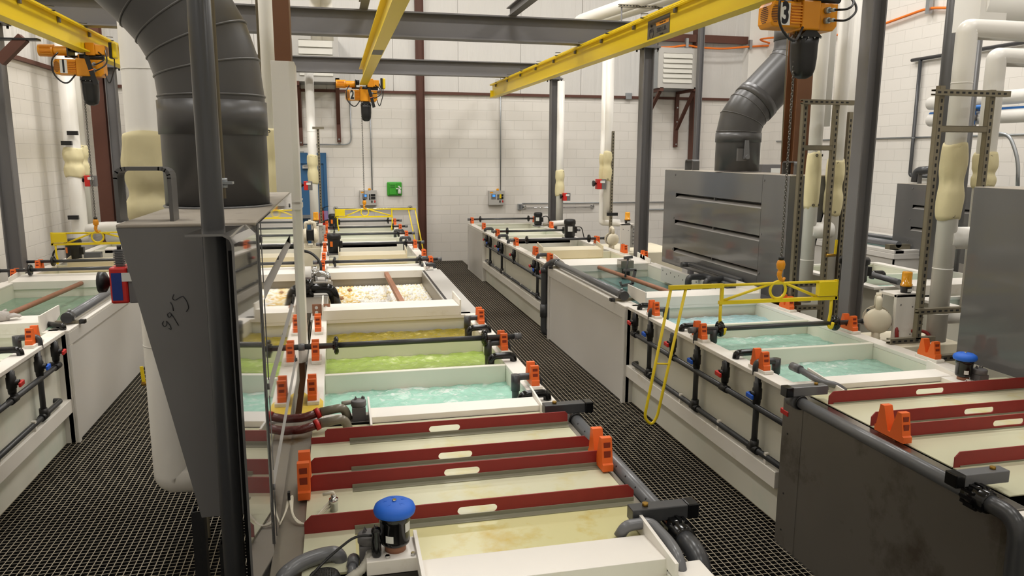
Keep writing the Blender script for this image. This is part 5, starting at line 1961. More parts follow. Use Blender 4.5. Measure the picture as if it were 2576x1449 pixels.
def wall_panel(u, v, label, tagc=None):
    p = at(u, v, y=YW)
    x, z = p.x, p.z
    t = thing('control_panel', label, 'control panel', (x, YW, z), 'grey control panels')
    w, h, d = .175, .155, .11
    yf = YW - d
    obj('cabinet', MB().box(x - w, x + w, yf, YW, z - h, z + h), 'cabinet_grey', t, .004)
    s = obj('display', MB().box(x - .12, x - .02, yf - .006, yf, z - .03, z + .08), 'steel_grey', t)
    obj('screen', MB().box(x - .095, x - .035, yf - .008, yf - .006, z + .02, z + .07), 'screen', s)
    for i, (a, b, c, e, mm) in enumerate(((.055, .145, .035, .08, 'black_plastic'), (.055, .145, -.03, .02, 'black_plastic'), (.06, .085, -.1, -.055, 'black_plastic'), (.12, .145, -.1, -.055, 'red'), (.015, .04, .02, .075, 'black_plastic'), (.015, .04, -.04, .01, 'black_plastic'))):
        obj('switch', MB().box(x + a, x + b, yf - .01, yf, z + c, z + e), mm, t)
    obj('nameplate', MB().box(x - .15, x - .08, yf - .002, yf, z + .1, z + .13), 'amber_paint', t)
    b = MB().lathe((x + .03, YW - .06, z + h), [(.03, 0), (.032, .02), (.02, .045)], 12)
    obj('alarm_lamp', b, 'amber', t)
    if tagc:
        obj('hang_tag', MB().box(x + .06, x + .1, yf - .014, yf - .01, z - .01, z + .08), tagc, t)
    return x, z + h


x1_, z1_ = wall_panel(926, 497, 'grey control panel on back wall behind hoist chain two')
x2_, z2_ = wall_panel(1247, 497, 'grey control panel with yellow tag on back wall', 'signal_yellow')
for x, z, lab_ in ((x1_ + .09, z1_, 'grey conduit rising from the left control panel'), (x2_ + .1, z2_, 'grey conduit rising from the yellow-tagged control panel')):
    solo('conduit', MB().cyl((x, YW - .03, z), (x, YW - .03, 3.52 if x < 2 else 4.2), .013, n=8), 'galv', lab_, 'conduit', 'grey conduits')
p = at(992, 475, y=YW)
t = thing('first_aid_box', 'bright green wall box with white bottle holder', 'wall box', p)
obj('case', MB().box(p.x - .155, p.x + .155, YW - .05, YW, p.z - .145, p.z + .145), 'green_box', t, .02)
obj('raised_panel', MB().box(p.x - .11, p.x + .04, YW - .07, YW - .05, p.z - .12, p.z + .12), 'green_box', t, .008)
for i in range(4):
    obj('print_line', MB().box(p.x - .09, p.x + .01, YW - .0715, YW - .07, p.z + .08 - i * .02, p.z + .086 - i * .02), 'ink', t)
m = MB().lathe((p.x + .1, YW - .085, p.z - .1), [(.03, 0), (.034, .01), (.034, .07), (.02, .09), (.02, .1)], 12).bar((p.x + .03, YW - .09, p.z + .01), (p.x + .1, YW - .09, p.z + .0), .02, .02).bar((p.x + .08, YW - .09, p.z + .06), (p.x + .13, YW - .09, p.z + .01), .02, .03)
obj('bottle', m, 'label_white', t)
# rails on the back wall
for (ua, va, ub, vb, lab_) in ((845, 526, 1032, 525, 'chrome grab rail on back wall behind lifting bar two'), (1320, 523, 1492, 520, 'chrome grab rail on back wall behind the far right tanks')):
    a, b = at(ua, va, y=YW - .06), at(ub, vb, y=YW - .06)
    b.z = a.z
    t = thing('grab_rail', lab_, 'rail', a, 'chrome grab rails')
    obj('bar', MB().cyl(a, b, .018, n=12), 'chrome', t)
    for c in (a, b):
        e = V((.06, 0, 0)) if c == a else V((-.06, 0, 0))
        obj('rosette', MB().lathe((c.x, YW, c.z + .01), [(.05, 0), (.05, .012), (.02, .02), (.02, .07)], 18, (0, -1, 0)), 'chrome', t)
a = at(1308, 520, y=YW - .03)
t = thing('outlet_box', 'small grey outlet box on the back wall with conduit to the right', 'outlet', a)
obj('box', MB().box(a.x - .05, a.x + .05, YW - .06, YW, a.z - .065, a.z + .065), 'galv', t, .006)
obj('socket', MB().box(a.x - .025, a.x + .025, YW - .062, YW - .06, a.z - .045, a.z + .045), 'pipe_grey', t)
solo('conduit', MB().cyl((a.x + .05, YW - .03, a.z + .07), (8.8, YW - .03, a.z + .07), .013, n=8), 'galv', 'long grey conduit running right along the back wall', 'conduit', 'grey conduits')
solo('conduit', MB().cyl((7.0, YW - .03, a.z - .1), (9.2, YW - .03, a.z - .1), .016, n=8), 'galv', 'second grey conduit just below, left of the slotted hood', 'conduit', 'grey conduits')
a, b, c = at(760, 363, y=YW - .03), at(880, 363, y=YW - .03), at(880, 240, y=YW - .03)
solo('conduit', MB().tube([a, (c.x, YW - .03, a.z), (c.x, YW - .03, 3.5)], .013, 8, .15), 'galv', 'grey conduit bending up under hoist two', 'conduit', 'grey conduits')
p = at(760, 388, y=YW - .03)
m = MB().box(p.x - .04, p.x + .04, YW - .07, YW, p.z - .06, p.z + .06).cyl((p.x - .3, YW - .03, p.z + .03), (p.x, YW - .03, p.z + .03), .012, n=8)
solo('outlet_box', m, 'galv', 'small grey junction box above the blue door', 'outlet')
p = at(1580, 242, y=YW - .03)
m = MB().box(p.x - .07, p.x + .07, YW - .09, YW, p.z - .07, p.z + .07)
t = solo('outlet_box', m, 'galv', 'grey junction box at the brown girt left of the louver', 'outlet', None, .006)
obj('conduit', MB().cyl((p.x - 1.0, YW - .03, p.z - .03), (p.x - .07, YW - .03, p.z - .03), .014, n=8), 'galv', t)
# fire extinguisher
p = Z(812, 545, 15.6)
t = thing('fire_extinguisher', 'red fire extinguisher with purple tag near the blue door', 'extinguisher', (p.x, 15.6, p.z - .25))
obj('cylinder', MB().lathe((p.x, 15.6, p.z - .3), [(.07, 0), (.075, .02), (.075, .34), (.05, .4), (.025, .42)], 18), 'red', t)
obj('head', MB().box(p.x - .02, p.x + .02, 15.57, 15.63, p.z + .12, p.z + .17).bar((p.x, 15.6, p.z + .17), (p.x + .12, 15.6, p.z + .21), .02, .012), 'black_plastic', t)
obj('tag', MB().box(p.x + .03, p.x + .1, 15.5, 15.503, p.z - .08, p.z + .12), 'tag_purple', t)


# louvers with brown brackets
def louver(x0, x1, z0, z1, label, depth, nslat):
    t = thing('louver_box', label, 'louver', ((x0 + x1) / 2, YB, z0), 'wall louver boxes')
    yf = YB - depth
    obj('case', MB().box(x0, x1, yf + .02, YB - .045, z0, z1), 'galv', t)
    f = .11
    m = MB().box(x0, x0 + f, yf, yf + .02, z0, z1).box(x1 - f, x1, yf, yf + .02, z0, z1).box(x0 + f, x1 - f, yf, yf + .02, z0, z0 + f).box(x0 + f, x1 - f, yf, yf + .02, z1 - f, z1)
    obj('frame', m, 'cabinet_grey', t)
    m = MB()
    h = (z1 - z0 - 2 * f) / nslat
    for i in range(nslat):
        z = z0 + f + i * h
        m.prism([(x0 + f, yf - .02, z), (x0 + f, yf + .012, z + h), (x0 + f, yf + .018, z + h), (x0 + f, yf - .014, z)], (x1 - x0 - 2 * f, 0, 0))
    obj('slats', m, 'louver', t)
    return t


def wall_bracket(x, zt, depth, label, h=1.2):
    t = thing('wall_bracket', label, 'bracket', (x, YB, zt), 'brown louver brackets')
    obj('upright', MB().box(x - .04, x + .04, YB - .08, YB - .002, zt - h, zt), 'brown_primer', t)
    obj('arm', MB().box(x - .04, x + .04, YB - depth, YB - .08, zt - .08, zt), 'brown_primer', t)
    obj('brace', MB().bar((x, YB - .08, zt - h * .68), (x, YB - depth + .1, zt - .08), .07, .05), 'brown_primer', t)
    m = MB()
    for k in (.3, .55, .95):
        m.cyl((x, YB - .09, zt - h * k), (x, YB - .08, zt - h * k), .018, n=8)
    obj('bolt', m, 'galv', t)


louver(at(1658, 125, y=15.5).x, at(1755, 125, y=15.5).x, at(1700, 222, y=15.5).z, at(1700, 120, y=15.5).z, 'large pale louver box on the back wall at right', .95, 6)
lx = at(1703, 300, y=16.37).x
wall_bracket(lx, at(1700, 223, y=15.9).z, .95, 'brown bracket under right end of the right louver', 1.25)
wall_bracket(lx - .78, at(1640, 223, y=15.9).z, .95, 'brown bracket under left end of the right louver', 1.0)
louver(at(735, 100, y=15.7).x, at(850, 100, y=15.7).x, at(790, 205, y=15.7).z, at(790, 85, y=15.7).z, 'pale louver box behind the grey beams at left', .75, 5)
wall_bracket(at(753, 260, y=16.37).x, at(753, 207, y=16).z, .75, 'brown bracket under left end of the left louver', 1.22)
wall_bracket(at(850, 260, y=16.37).x, at(850, 200, y=16).z, .75, 'brown bracket under the right end of the left louver', 1.22)
# brown girt with orange cable at upper right
m = MB().box(at(1600, 110, y=16.3).x, at(1918, 118, y=16.3).x, 16.2, 16.3, 4.77, 4.93)
solo('wall_girt', m, 'brown_primer', 'brown channel on the back wall under the hoist three beam', 'girt')
pts = [at(u, v, y=16.1) for u, v in ((1640, 120), (1690, 119), (1728, 113), (1760, 120), (1820, 123), (1888, 117), (1955, 114))]
pts += [V((9.3, 16.0, 4.85)), at(1995, 90, x=9.58), at(2150, 87, x=9.58), at(2335, 20, x=9.58), at(2400, 20, x=9.58), at(2480, 10, x=9.58)]
t = solo('orange_cable', MB().tube(pts, .022, 8, .2, 4), 'cable_orange', 'orange cable strung along the back and right walls', 'cable')
for u, v in ((1728, 108), (1888, 112)):
    p = at(u, v, y=16.08)
    obj('hanger_clip', MB().box(p.x - .03, p.x + .03, 16.05, 16.13, p.z - .1, p.z + .1), 'galv', t)
p = at(2337, 15, x=9.56)
obj('hanger_clip', MB().box(9.53, 9.6, p.y - .04, p.y + .04, p.z - .12, p.z + .2), 'galv', t)

# ================================================================ RIGHT WALL AND FOURTH LINE
XW = XR - .06
a, b = at(2305, 150, x=XW), at(2460, 130, x=XW)
c = at(2295, 420, x=XW)
t = thing('wall_pipe', 'dark pipe with drop leg on the right wall', 'pipe', a, 'dark wall pipes')
obj('header', MB().cyl(a + V((0, .1, 0)), (XW, 2.0, a.z), .03, n=12), 'pipe_pvc', t)
obj('drop', MB().tube([(XW, a.y - .1, a.z), (XW, a.y - .1, 1.97), (XW - .0, a.y - .8, 1.97)], .03, 12, .06), 'pipe_pvc', t)
m = MB().torus((XW, a.y - 1.2, a.z), (0, 1, 0), .032, .006).torus((XW, a.y - .1, 2.6), (0, 0, 1), .032, .006)
obj('clamp', m, 'galv', t)
p = at(2250, 347, x=XW)
solo('conduit', MB().cyl((XR - .02, 15.5, p.z), (XR - .02, 5, p.z), .014, n=8), 'galv', 'long grey conduit along the right wall', 'conduit', 'grey conduits')
p = at(1915, 350, y=16.4)
m = MB().tube([(p.x + .15, 16.4, p.z), (9.5, 16.4, p.z)], .014, 8)
m2 = MB().box(p.x + .05, p.x + .18, 16.34, 16.44, p.z - .08, p.z + .08).tube([(p.x + .05, 16.4, p.z - .02), (p.x - .1, 16.4, p.z - .02), (p.x - .1, 16.4, 1.9)], .014, 8, .08)
solo('outlet_box', m2, 'galv', 'small junction box with bent conduit by the big right duct', 'outlet')
solo('conduit', m, 'galv', 'short grey conduit right of the big right duct', 'conduit', 'grey conduits')
# corner boxing of the back right corner
struct('trim_3', MB().box(XR - .45, XR, YB - .3, YB, -.6, ZC), 'insulation')
# white pipes and blue pipe at the right edge
for v, r, lab_, mm in ((245, .085, 'upper white pipe at the right edge behind second strut frame', 'insulation'), (292, .085, 'lower white pipe at the right edge under the blue pipe', 'insulation'), (275, .028, 'blue pipe between white pipes at right edge', 'pipe_blue')):
    p = at(2530, v, x=7.9)
    solo('side_pipe', MB().cyl((7.9, p.y + 1.2, p.z), (7.9, p.y - 3, p.z), r, n=18), mm, lab_, 'pipe')
p = at(2452, 270, x=7.8)
t = thing('air_drop', 'blue air pipe drop with grey fittings between the white pipes', 'pipe', p)
obj('pipe', MB().cyl(p + V((0, .2, 0)), p + V((0, -.25, .0)), .026, n=12).cyl(p, p - V((0, 0, .3)), .024, n=12), 'pipe_blue', t)
for dz in (0, -.12, -.24):
    obj('fitting', MB().cyl(p + V((0, 0, dz + .03)), p + V((0, 0, dz - .04)), .04, n=12), 'steel_grey', t)
# grey cabinet edge with white top and red line
p = at(2545, 470, x=6.2)
m = MB().box(6.0, 6.4, p.y - 1.2, p.y + .25, .0, p.z)
t = solo('grey_cabinet', m, 'cabinet_grey', 'pale cabinet top with thin red line at the right edge', 'cabinet')
obj('red_line', MB().box(5.995, 6.0, p.y - 1.2, p.y + .25, p.z - .02, p.z), 'plate_red', t)
m = MB().tube([at(2508, 335, x=6.6), at(2540, 340, x=6.6), at(2562, 400, x=6.6), at(2560, 470, x=6.6)], .018, 8, .2)
solo('conduit', m, 'galv', 'grey conduit arching down at the right edge', 'conduit', 'grey conduits')
# fourth line: nearer white tank and jacketed tank behind
X4 = lambda a: 5.55 + a
bank('white tank of the fourth line seen past the large grey column', X4, 6.9, 8.6, [7.7], ledge=False)
liquid('bath_liquid', X4, .115, 1.285, 6.95, 7.65, .8, 'sea_liquid', 'sea green liquid in the fourth line tank', .003)
liquid('bath_liquid', X4, .115, 1.285, 7.75, 8.5, .8, 'pale_liquid', 'pale liquid in the fourth line tank', .001)
bank('white tank edge of the fourth line behind the near hood', X4, 4.4, 6.3, [5.4], ledge=False)
liquid('bath_liquid', X4, .115, 1.285, 5.45, 6.25, .8, 'blue_liquid', 'pale blue liquid in the fourth line behind strut frame two', .003)
t = thing('splash_board', 'white board with cheek beside the large black motor', 'board', (6.2, 6.6, .92), 'white splash boards')
obj('board', MB().prism([(5.7, 6.85, 1.0), (5.7, 6.5, 1.0), (5.7, 6.5, .9), (5.7, 6.52, .9), (5.7, 6.85, .97)], (.9, 0, 0)), 'white_pp', t)
obj('cheek', MB().prism([(6.6, 6.45, .92), (6.6, 6.45, 1.05), (6.6, 7.0, 1.05), (6.6, 7.0, .92)], (.012, 0, 0)), 'white_pp', t)
m = MB().tube([at(2192, 700, x=5.62), at(2195, 687, x=5.62), at(2220, 687, x=5.75), at(2222, 694, x=5.75)], .03, 10, .03)
solo('overflow_pipe', m, 'black_gloss', 'black hoop pipe on the fourth line rim', 'pipe')
solo('carrier_rod', MB().cyl(at(2190, 690, y=6.75), at(2262, 710, y=6.4), .03, n=12), 'pipe_grey', 'grey rod lying on the fourth line board', 'rod')
ca = at(2250, 630, z=.95)
cx, cy = ca.x, ca.y
t = thing('hot_tank', 'white jacketed tank corner seen past the large grey column', 'tank', (cx + .7, cy + 1, -.6), 'jacketed hot tanks')
obj('jacket', MB().box(cx, cx + 1.6, cy, cy + .02, -.6, .93).box(cx, cx + .02, cy, cy + 3, -.6, .93).box(cx + 1.58, cx + 1.6, cy, cy + 3, -.6, .93).box(cx, cx + 1.6, cy + 2.98, cy + 3, -.6, .93), 'jacket', t)
m = MB().box(cx - .02, cx + .15, cy - .02, cy + 3, .9, .95).box(cx + 1.45, cx + 1.62, cy - .02, cy + 3, .9, .95).box(cx, cx + 1.6, cy - .02, cy + .12, .9, .95).box(cx - .02, cx + 1.62, cy - .022, cy - .0, .82, .9).box(cx - .022, cx, cy, cy + 3, .82, .9)
obj('rim', m, 'jacket', t, .006)
liquid('bath_liquid', lambda a: cx + .15 + a, 0, 1.3, cy + .12, cy + 2.9, .78, 'still_teal', 'still water in the jacketed tank past the large column', .001)
m = MB().cyl((cx + .15, cy + .1, 1.02), (cx + .15, cy + 3, 1.02), .05, n=16)
solo('spray_pipe', m, 'pipe_grey', 'grey pipe along the edge of the jacketed fourth line tank', 'pipe', 'spray pipes')
m = MB().cyl((cx + .5, cy - .1, 1.06), (cx + .2, cy + 3, 1.06), .03, n=12)
solo('carrier_rod', m, 'pipe_grey', 'slim grey rod over the jacketed fourth line tank', 'rod')
solo('tube_bracket', MB().box(cx + .0, cx + .35, cy + .1, cy + .2, .95, 1.02), 'strut', 'small clamp bar at the corner of the fourth line tank', 'bracket')
p = at(2272, 605, y=cy + 1.0)
t, v = motor(p.x, cy + 1.0, p.z - .05, .075, .22, 'small glossy black motor before the fourth hood', 0, 1.02)
p = at(2306, 610, y=cy + .8)
solo('outlet_box', MB().box(p.x - .1, p.x + .1, cy + .75, cy + .85, p.z - .1, p.z + .06), 'pipe_grey', 'grey box beside the small glossy motor', 'box', None, .01)
hp = at(2258, 461, x=8.3)
hq = at(2440, 465, x=8.3)
hb = at(2250, 600, x=8.3)
h4 = slot_hood(8.3, 1, 7.5, hp.y, hb.z - .2, hp.z, .5, 'distant slotted grey hood at right behind strut frame two', None, [hp.z - .3, hp.z - .62], None, (.3, .36))
m = MB().tube([at(2302, 458, x=8.5), at(2306, 430, x=8.5), at(2345, 427, x=8.5)], .06, 14, .1)
solo('hood_pipe', m, 'pipe_pvc', 'dark elbow pipe rising from the distant hood', 'pipe')
p = at(2335, 460, x=8.5)
strap_handle(8.5, p.y, hp.z, .35, .16, 'y', h4)
# blue grey box behind the slotted hood
p = at(1935, 430, y=12.0)
t = thing('grey_cabinet', 'blue grey cabinet with white plate behind the slotted hood', 'cabinet', (p.x, 12, 1.0))
obj('case', MB().box(p.x - .2, p.x + .35, 11.9, 12.4, -.6, p.z + .11), 'steel_grey', t, .004)
obj('plate', MB().box(p.x - .03, p.x + .25, 11.895, 11.9, p.z - .03, p.z + .05), 'label_white', t)

# ================================================================ LEFT SIDE
# white pipes near the left wall
yl = 12.6
p = Z(185, 400, yl)
riser(p.x, yl, .11, 1.1, 6, 'white pipe with pinched cream cover near the left wall', [(Z(190, 445, yl).z, Z(188, 372, yl).z, .48)], foot=[(p.x, yl, 1.08), (p.x, yl, .98)], bands=(2.2,))
q = Z(203, 420, 13.2)
riser(q.x, 13.2, .1, 1.0, 6, 'second white pipe with cream cover beside hoist chain one', [(Z(203, 440, 13.2).z, Z(203, 365, 13.2).z, .48)])
m = MB().tube([(p.x + .02, yl, 1.15), (p.x + .3, yl, 1.2), (p.x + 1.2, yl, 1.2)], .075, 16, .1)
solo('insulated_pipe', m, 'insulation', 'upper horizontal white pipe at the left behind lifting bar one', 'pipe', 'white insulated pipes')
m = MB().tube([(p.x + .3, yl + .2, 1.02), (p.x + 1.3, yl + .2, 1.02)], .075, 16)
solo('insulated_pipe', m, 'insulation', 'lower horizontal white pipe at the left behind lifting bar one', 'pipe', 'white insulated pipes')
for u, v in ((183, 335), (168, 360), (185, 547)):
    a = Z(u, v, 12.45)
    solo('pipe_clamp', MB().box(a.x - .07, a.x + .07, 12.42, 12.47, a.z - .03, a.z + .03), 'black_plastic', 'black clamp on left wall pipe, %s' % {335: 'highest of three', 360: 'middle of three', 547: 'lowest of three'}[v], 'clamp', 'black pipe clamps')
# grey electrical cabinet in the corner
a, b = Z(215, 440, 15.3), Z(300, 440, 15.3)
t = thing('grey_cabinet', 'tall grey electrical cabinet behind hoist chain one', 'cabinet', ((a.x + b.x) / 2, 15.3, -.6))
obj('case', MB().box(a.x, b.x, 15.3, 15.9, -.6, a.z), 'cabinet_grey', t, .004)
obj('door', MB().box(b.x - (b.x - a.x) * .58, b.x - .02, 15.285, 15.3, -.5, a.z - .05), 'cabinet_grey', t, .004)
obj('handle', MB().box(b.x - .07, b.x - .03, 15.26, 15.285, a.z - .5, a.z - .33), 'black_plastic', t)
# roof strut bracket at the upper left
m = MB().bar(at(0, 155, y=9.4), at(60, 95, y=9.4), .1, .1)
solo('knee_brace', m, 'brown_primer', 'brown diagonal brace at the upper left corner', 'brace')
a, b = at(-30, 98, y=9.4), at(98, 100, y=9.4)
solo('brace_plate', MB().bar(a, b, .12, .02), 'black_plastic', 'thin dark plate above the brown diagonal brace', 'plate')
# gloves on the left drain board
gx = -2.72
for i, (dx, dy, a) in enumerate(((0, 0, .3), (.16, .05, .5), (-.17, .06, .2), (-.02, .16, .9))):
    cx, cy, cz = gx + dx, 6.5 + dy, 1.012
    m = MB()
    ca, sa = math.cos(a), math.sin(a)
    R2 = lambda u, w, h: (cx + ca * u - sa * w, cy + sa * u + ca * w, cz + h)
    m.sweep([R2(-.12, 0, .02), R2(-.07, 0, .026), R2(0, 0, .03), R2(.05, 0, .026)], [.034, .04, .045, .036], 12)
    for k in range(4):
        w = -.03 + k * .02
        m.sweep([R2(.03, w, .024), R2(.09, w * 1.3, .03), R2(.135 - abs(k - 1.5) * .012, w * 1.5, .018)], [.013, .012, .008], 8)
    m.sweep([R2(-.02, .035, .03), R2(.02, .075, .05), R2(.05, .085, .066)], [.014, .012, .008], 8)
    solo('work_glove', m, 'glove', 'grey work glove on the left drain board, %s' % ['lying in front', 'right of the front one', 'left of the front one', 'lying behind the others'][i], 'glove', 'grey work gloves')
# header pipes along the hot tank edges (left and right lines)
for ln, lab_ in (('right', 'grey pipe along aisle edge of the still teal hot tank'), ('left', 'grey pipe along aisle edge of the still green hot tank')):
    xa, s = LINES[ln]
    X = lambda a: xa + s * a
    xq = X(.04)
    t = thing('header_pipe', lab_, 'pipe', (xq, 7.8, .99), 'hot tank header pipes')
    ys, ye = 6.68, 8.95
    m = MB().tube([(xq, ys, .985), (xq, ye, .985)], .037, 18)
    obj('pipe', m, 'pipe_grey', t)
    obj('end_cap', MB().cyl((xq, ys - .02, .985), (xq, ys + .06, .985), .045, n=18), 'pipe_pvc', t)
    m = MB().tube([(xq, ye - .05, .985), (xq, ye + .12, .985), (X(-.06), ye + .2, .9), (X(-.06), ye + .2, .06), (X(.05), ye + .2, .06)], .04, 16, .06)
    obj('drop_leg', m, 'pipe_pvc', t)
    for a, b in ((.0, .05), (.55, .72)):
        obj('coupling', MB().cyl((X(-.06), ye + .2, .9 - .85 * b - .02), (X(-.06), ye + .2, .9 - .85 * a), .048, n=16), 'pipe_pvc', t)
    for yb in (ys + .06, ye - .06):
        b = obj('support_bar', MB().box(X(-.03), X(.2), yb - .022, yb + .022, RIM, RIM + .025), 'strut', t)
        obj('bar_cap', MB().box(X(-.075), X(-.03), yb - .025, yb + .025, RIM - .002, RIM + .03), 'black_gloss', b, .003)
        obj('clamp', MB().torus((xq, yb, .985), (0, 1, 0), .039, .005, 20, 6).cyl((xq, yb, 1.024), (xq, yb, 1.045), .012, n=8), 'galv', t)
m = MB().tube([(LINES['left'][0] - .02, 6.5, .93), (LINES['left'][0] - .02, 6.5, .955), (LINES['left'][0] - .2, 6.62, .955)], .025, 12, .03)
solo('overflow_pipe', m, 'black_gloss', 'black elbow on rim corner of the left hot tank', 'pipe')
# heater and pipes at the back of the right hot tank
m = MB().tube([(3.78, 7.25, .75), (3.78, 7.25, 1.0), (4.02, 7.3, 1.0), (4.02, 6.75, 1.0)], .035, 14, .05)
solo('heater_pipe', m, 'pipe_pvc', 'dark elbow pipe dipping into the still teal tank', 'pipe', 'pipes behind the teal hot tank')
m = MB().tube([(3.7, 7.5, .75), (3.7, 7.5, 1.0), (3.9, 7.5, 1.0), (3.98, 7.4, .96), (3.98, 6.7, .96)], .035, 14, .05)
solo('heater_pipe', m, 'pipe_pvc', 'second dark elbow pipe dipping into the still teal tank', 'pipe', 'pipes behind the teal hot tank')
m = MB().tube([(3.95, 8.2, 1.03), (4.06, 8.2, 1.03), (4.06, 7.0, 1.03), (4.0, 6.95, 1.03)], .03, 14, .06)
solo('heater_pipe', m, 'pipe_pvc', 'long dark pipe at the foot of the slotted hood', 'pipe', 'pipes behind the teal hot tank')
m = MB().box(3.83, 3.85, 6.7, 8.5, .8, .965)
t = solo('spray_guard', m, 'jacket', 'white perforated guard strip beside the dark pipes, teal tank', 'guard')
m = MB()
for i in range(16):
    m.cyl((3.829, 6.8 + i * .11, .9 + (i % 2) * .03), (3.83, 6.8 + i * .11, .9 + (i % 2) * .03), .009, n=8)
obj('hole', m, 'black_plastic', t)
t = thing('heater_box', 'stainless heater box on the far wall of the teal hot tank', 'heater', (3.55, 8.9, .9))
obj('box', MB().box(3.45, 3.62, 8.85, 9.0, .9, 1.0), 'stainless', t, .006)
obj('stem', MB().box(3.5, 3.58, 8.88, 8.95, .6, .9), 'black_plastic', t)
# clamp hanging on the rusty pipe
t = thing('hand_clamp', 'grey screw clamp gripping the rusty pipe over the teal tank', 'clamp', (3.22, 8.1, .95))
p = V((3.22, 8.05, .95))
m = MB().bar(p + V((-.05, 0, .06)), p + V((.1, 0, .06)), .03, .025).bar(p + V((.09, 0, .06)), p + V((.06, 0, -.1)), .03, .03).bar(p + V((.07, 0, -.1)), p + V((-.07, 0, -.12)), .03, .03).bar(p + V((-.07, 0, -.12)), p + V((-.09, 0, -.07)), .03, .02)
obj('frame', m, 'steel_grey', t)
obj('screw', MB().cyl(p + V((-.03, 0, -.02)), p + V((.0, 0, .2)), .012, n=8).bar(p + V((-.05, 0, .2)), p + V((.05, 0, .21)), .03, .03), 'grey_pvc', t)
# equipment left of the ball tank
m = MB().cyl((-.8, 8.55, 1.0), (-.28, 8.55, 1.0), .085, n=20)
t = solo('insulated_pipe', m, 'insulation', 'short fat white pipe left of the ball tank', 'pipe', 'white insulated pipes')
m = MB().tube([(-.28, 8.55, 1.0), (-.2, 8.55, 1.0), (-.1, 8.5, 1.0), (-.1, 8.5, .8)], .035, 12, .05)
m.cyl((-.24, 8.55, .92), (-.24, 8.55, 1.08), .028, n=10).cyl((-.2, 8.5, 1.0), (-.2, 8.62, 1.0), .03, n=10).cyl((-.285, 8.55, 1.0), (-.265, 8.55, 1.0), .05, n=6)
solo('pipe_union', m, 'chrome', 'shiny steel elbows joining white pipe to the ball tank', 'fitting')
m = MB().tube([(-.4, 7.6, 1.0), (-.06, 7.6, 1.0), (.0, 7.6, .75)], .05, 14, .07)
m.cyl((-.3, 7.6, .9), (-.3, 7.6, 1.1), .07, n=12)
solo('heater_pipe', m, 'black_gloss', 'black elbow pipe with valve left of the ball tank', 'pipe')
m = MB().box(-.42, -.05, 7.9, 8.3, .9, .95).box(-.36, -.1, 6.75, 7.5, .88, .93)
solo('steel_shelf', m, 'stained_steel', 'stainless shelf plates left of the ball tank', 'shelf')
t = thing('corner_plate', 'brown plate with four holes at the ball tank corner', 'plate', (-.13, 6.62, .93))
obj('plate', MB().box(-.22, -.07, 6.61, 6.62, .93, 1.03), 'rust_pipe', t)
for a, b in ((-.185, .96), (-.105, .96), (-.185, 1.0), (-.105, 1.0)):
    obj('hole', MB().cyl((a, 6.609, b), (a, 6.61, b), .014, n=12), 'label_white', t)
m = MB().tube([(-.3, 7.0, .86), (-.32, 6.5, .84), (-.22, 6.1, .62), (-.22, 6.1, .2)], .035, 14, .1)
solo('drain_pipe', m, 'pipe_grey', 'light grey drain pipe bending down beside the clad column', 'pipe')
m = MB().tube([(-.5, 9.0, 1.2), (-.3, 9.0, 1.2), (-.18, 8.9, 1.08), (-.18, 8.85, .97)], .016, 8, .1)
cordo = solo('power_cord', m, 'black_plastic', 'thick black cord arching down left of the ball tank', 'cord')
m = MB().box(-.75, -.22, 9.2, 9.9, .5, .86)
solo('utility_box', m, 'cabinet_grey', 'pale box beside the far end of the ball tank', 'box')
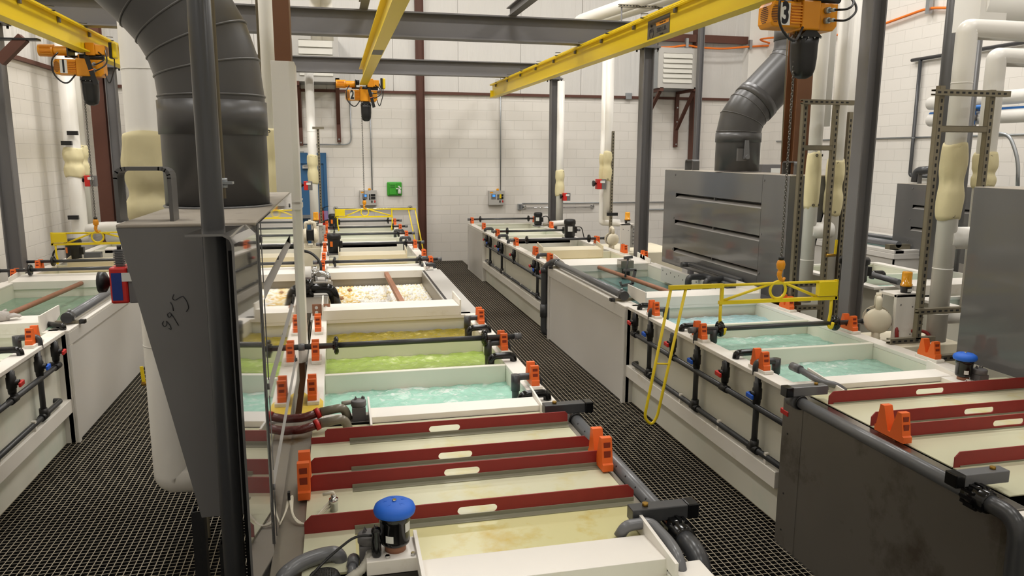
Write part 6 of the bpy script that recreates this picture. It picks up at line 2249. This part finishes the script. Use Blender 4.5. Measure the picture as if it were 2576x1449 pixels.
# yellow handled drain valve in the left aisle
p = at(365, 965, z=.12)
t = thing('drain_valve', 'brass valve with yellow lever low in the left aisle', 'valve', p)
obj('body', MB().cyl(p + V((-.03, 0, 0)), p + V((.06, 0, 0)), .022, n=10), 'brass', t)
obj('pipe', MB().cyl(p + V((.06, 0, 0)), p + V((.5, .0, 0)), .016, n=10), 'maroon_pipe', t)
obj('lever', MB().bar(p + V((-.01, 0, .02)), p + V((-.02, 0, .17)), .014, .03), 'signal_yellow', t)
m = MB().tube([(-1.95, 9.6, .95), (-1.95, 9.6, .15), (-2.05, 9.6, .15)], .05, 14, .08)
t = solo('drop_pipe', m, 'pipe_pvc', 'dark drop pipe in the left aisle behind the hot tank corner', 'pipe')
# grey plug box on the left far bank
p = Z(232, 645, 11.5)
t = thing('plug_box', 'grey plug box with white sockets on the left far bank', 'box', p)
obj('box', MB().box(p.x - .12, p.x + .12, 11.45, 11.55, p.z - .02, p.z + .06), 'pipe_grey', t)
for dx in (-.03, .08):
    obj('socket', MB().box(p.x + dx - .03, p.x + dx + .03, 11.44, 11.5, p.z - .14, p.z - .03), 'label_white', t)
# overhead pipes above the louver and white twin pipes at the top
for u, r in ((798, .11), (822, .11)):
    p = at(u, 60, y=15.0)
    a = 'left' if u < 810 else 'right'
    t = thing('insulated_pipe', 'white overhead pipe, %s of the pair before the left louver' % a, 'pipe', p, 'white insulated pipes')
    pts = [(p.x, 6, 4.95), (p.x, 14.2, 4.95), (p.x, 14.25, 4.25)]
    obj('pipe', MB().tube(pts, r, 20, .2, 6), 'insulation', t)
for x0, x1, lab_ in ((4.35, 3.7, 'left white pipe of the pair hung above beam three'), (4.65, 4.0, 'right white pipe of the pair hung above beam three')):
    a = at(1640, 0, z=4.6); b = at(1450, 55, z=4.6)
    o_ = 0 if x0 < 4.5 else .3
    solo('insulated_pipe', MB().tube([a + V((o_ + .0, -1.0, 0)), b + V((o_, 0, 0)), b + V((o_, 0, -.7))], .1, 20, .2, 6), 'insulation', lab_, 'pipe', 'white insulated pipes')
a = at(1580, 15, z=4.5)
strut('trapeze_hanger', [(a + V((-.15, 0, 0)), a + V((.55, 0, 0)), (0, -1, 0))], 'slotted hanger carrying the white pipes over beam three', 'hanger')
for dx in (-.1, .5):
    q = a + V((dx, 0, 0))
    solo('hanger_rod', MB().cyl(q, q - V((0, 0, .65)), .012, n=8), 'steel_grey', 'threaded rod below the trapeze hanger, %s one' % ('left' if dx < 0 else 'right'), 'rod', 'hanger rods')
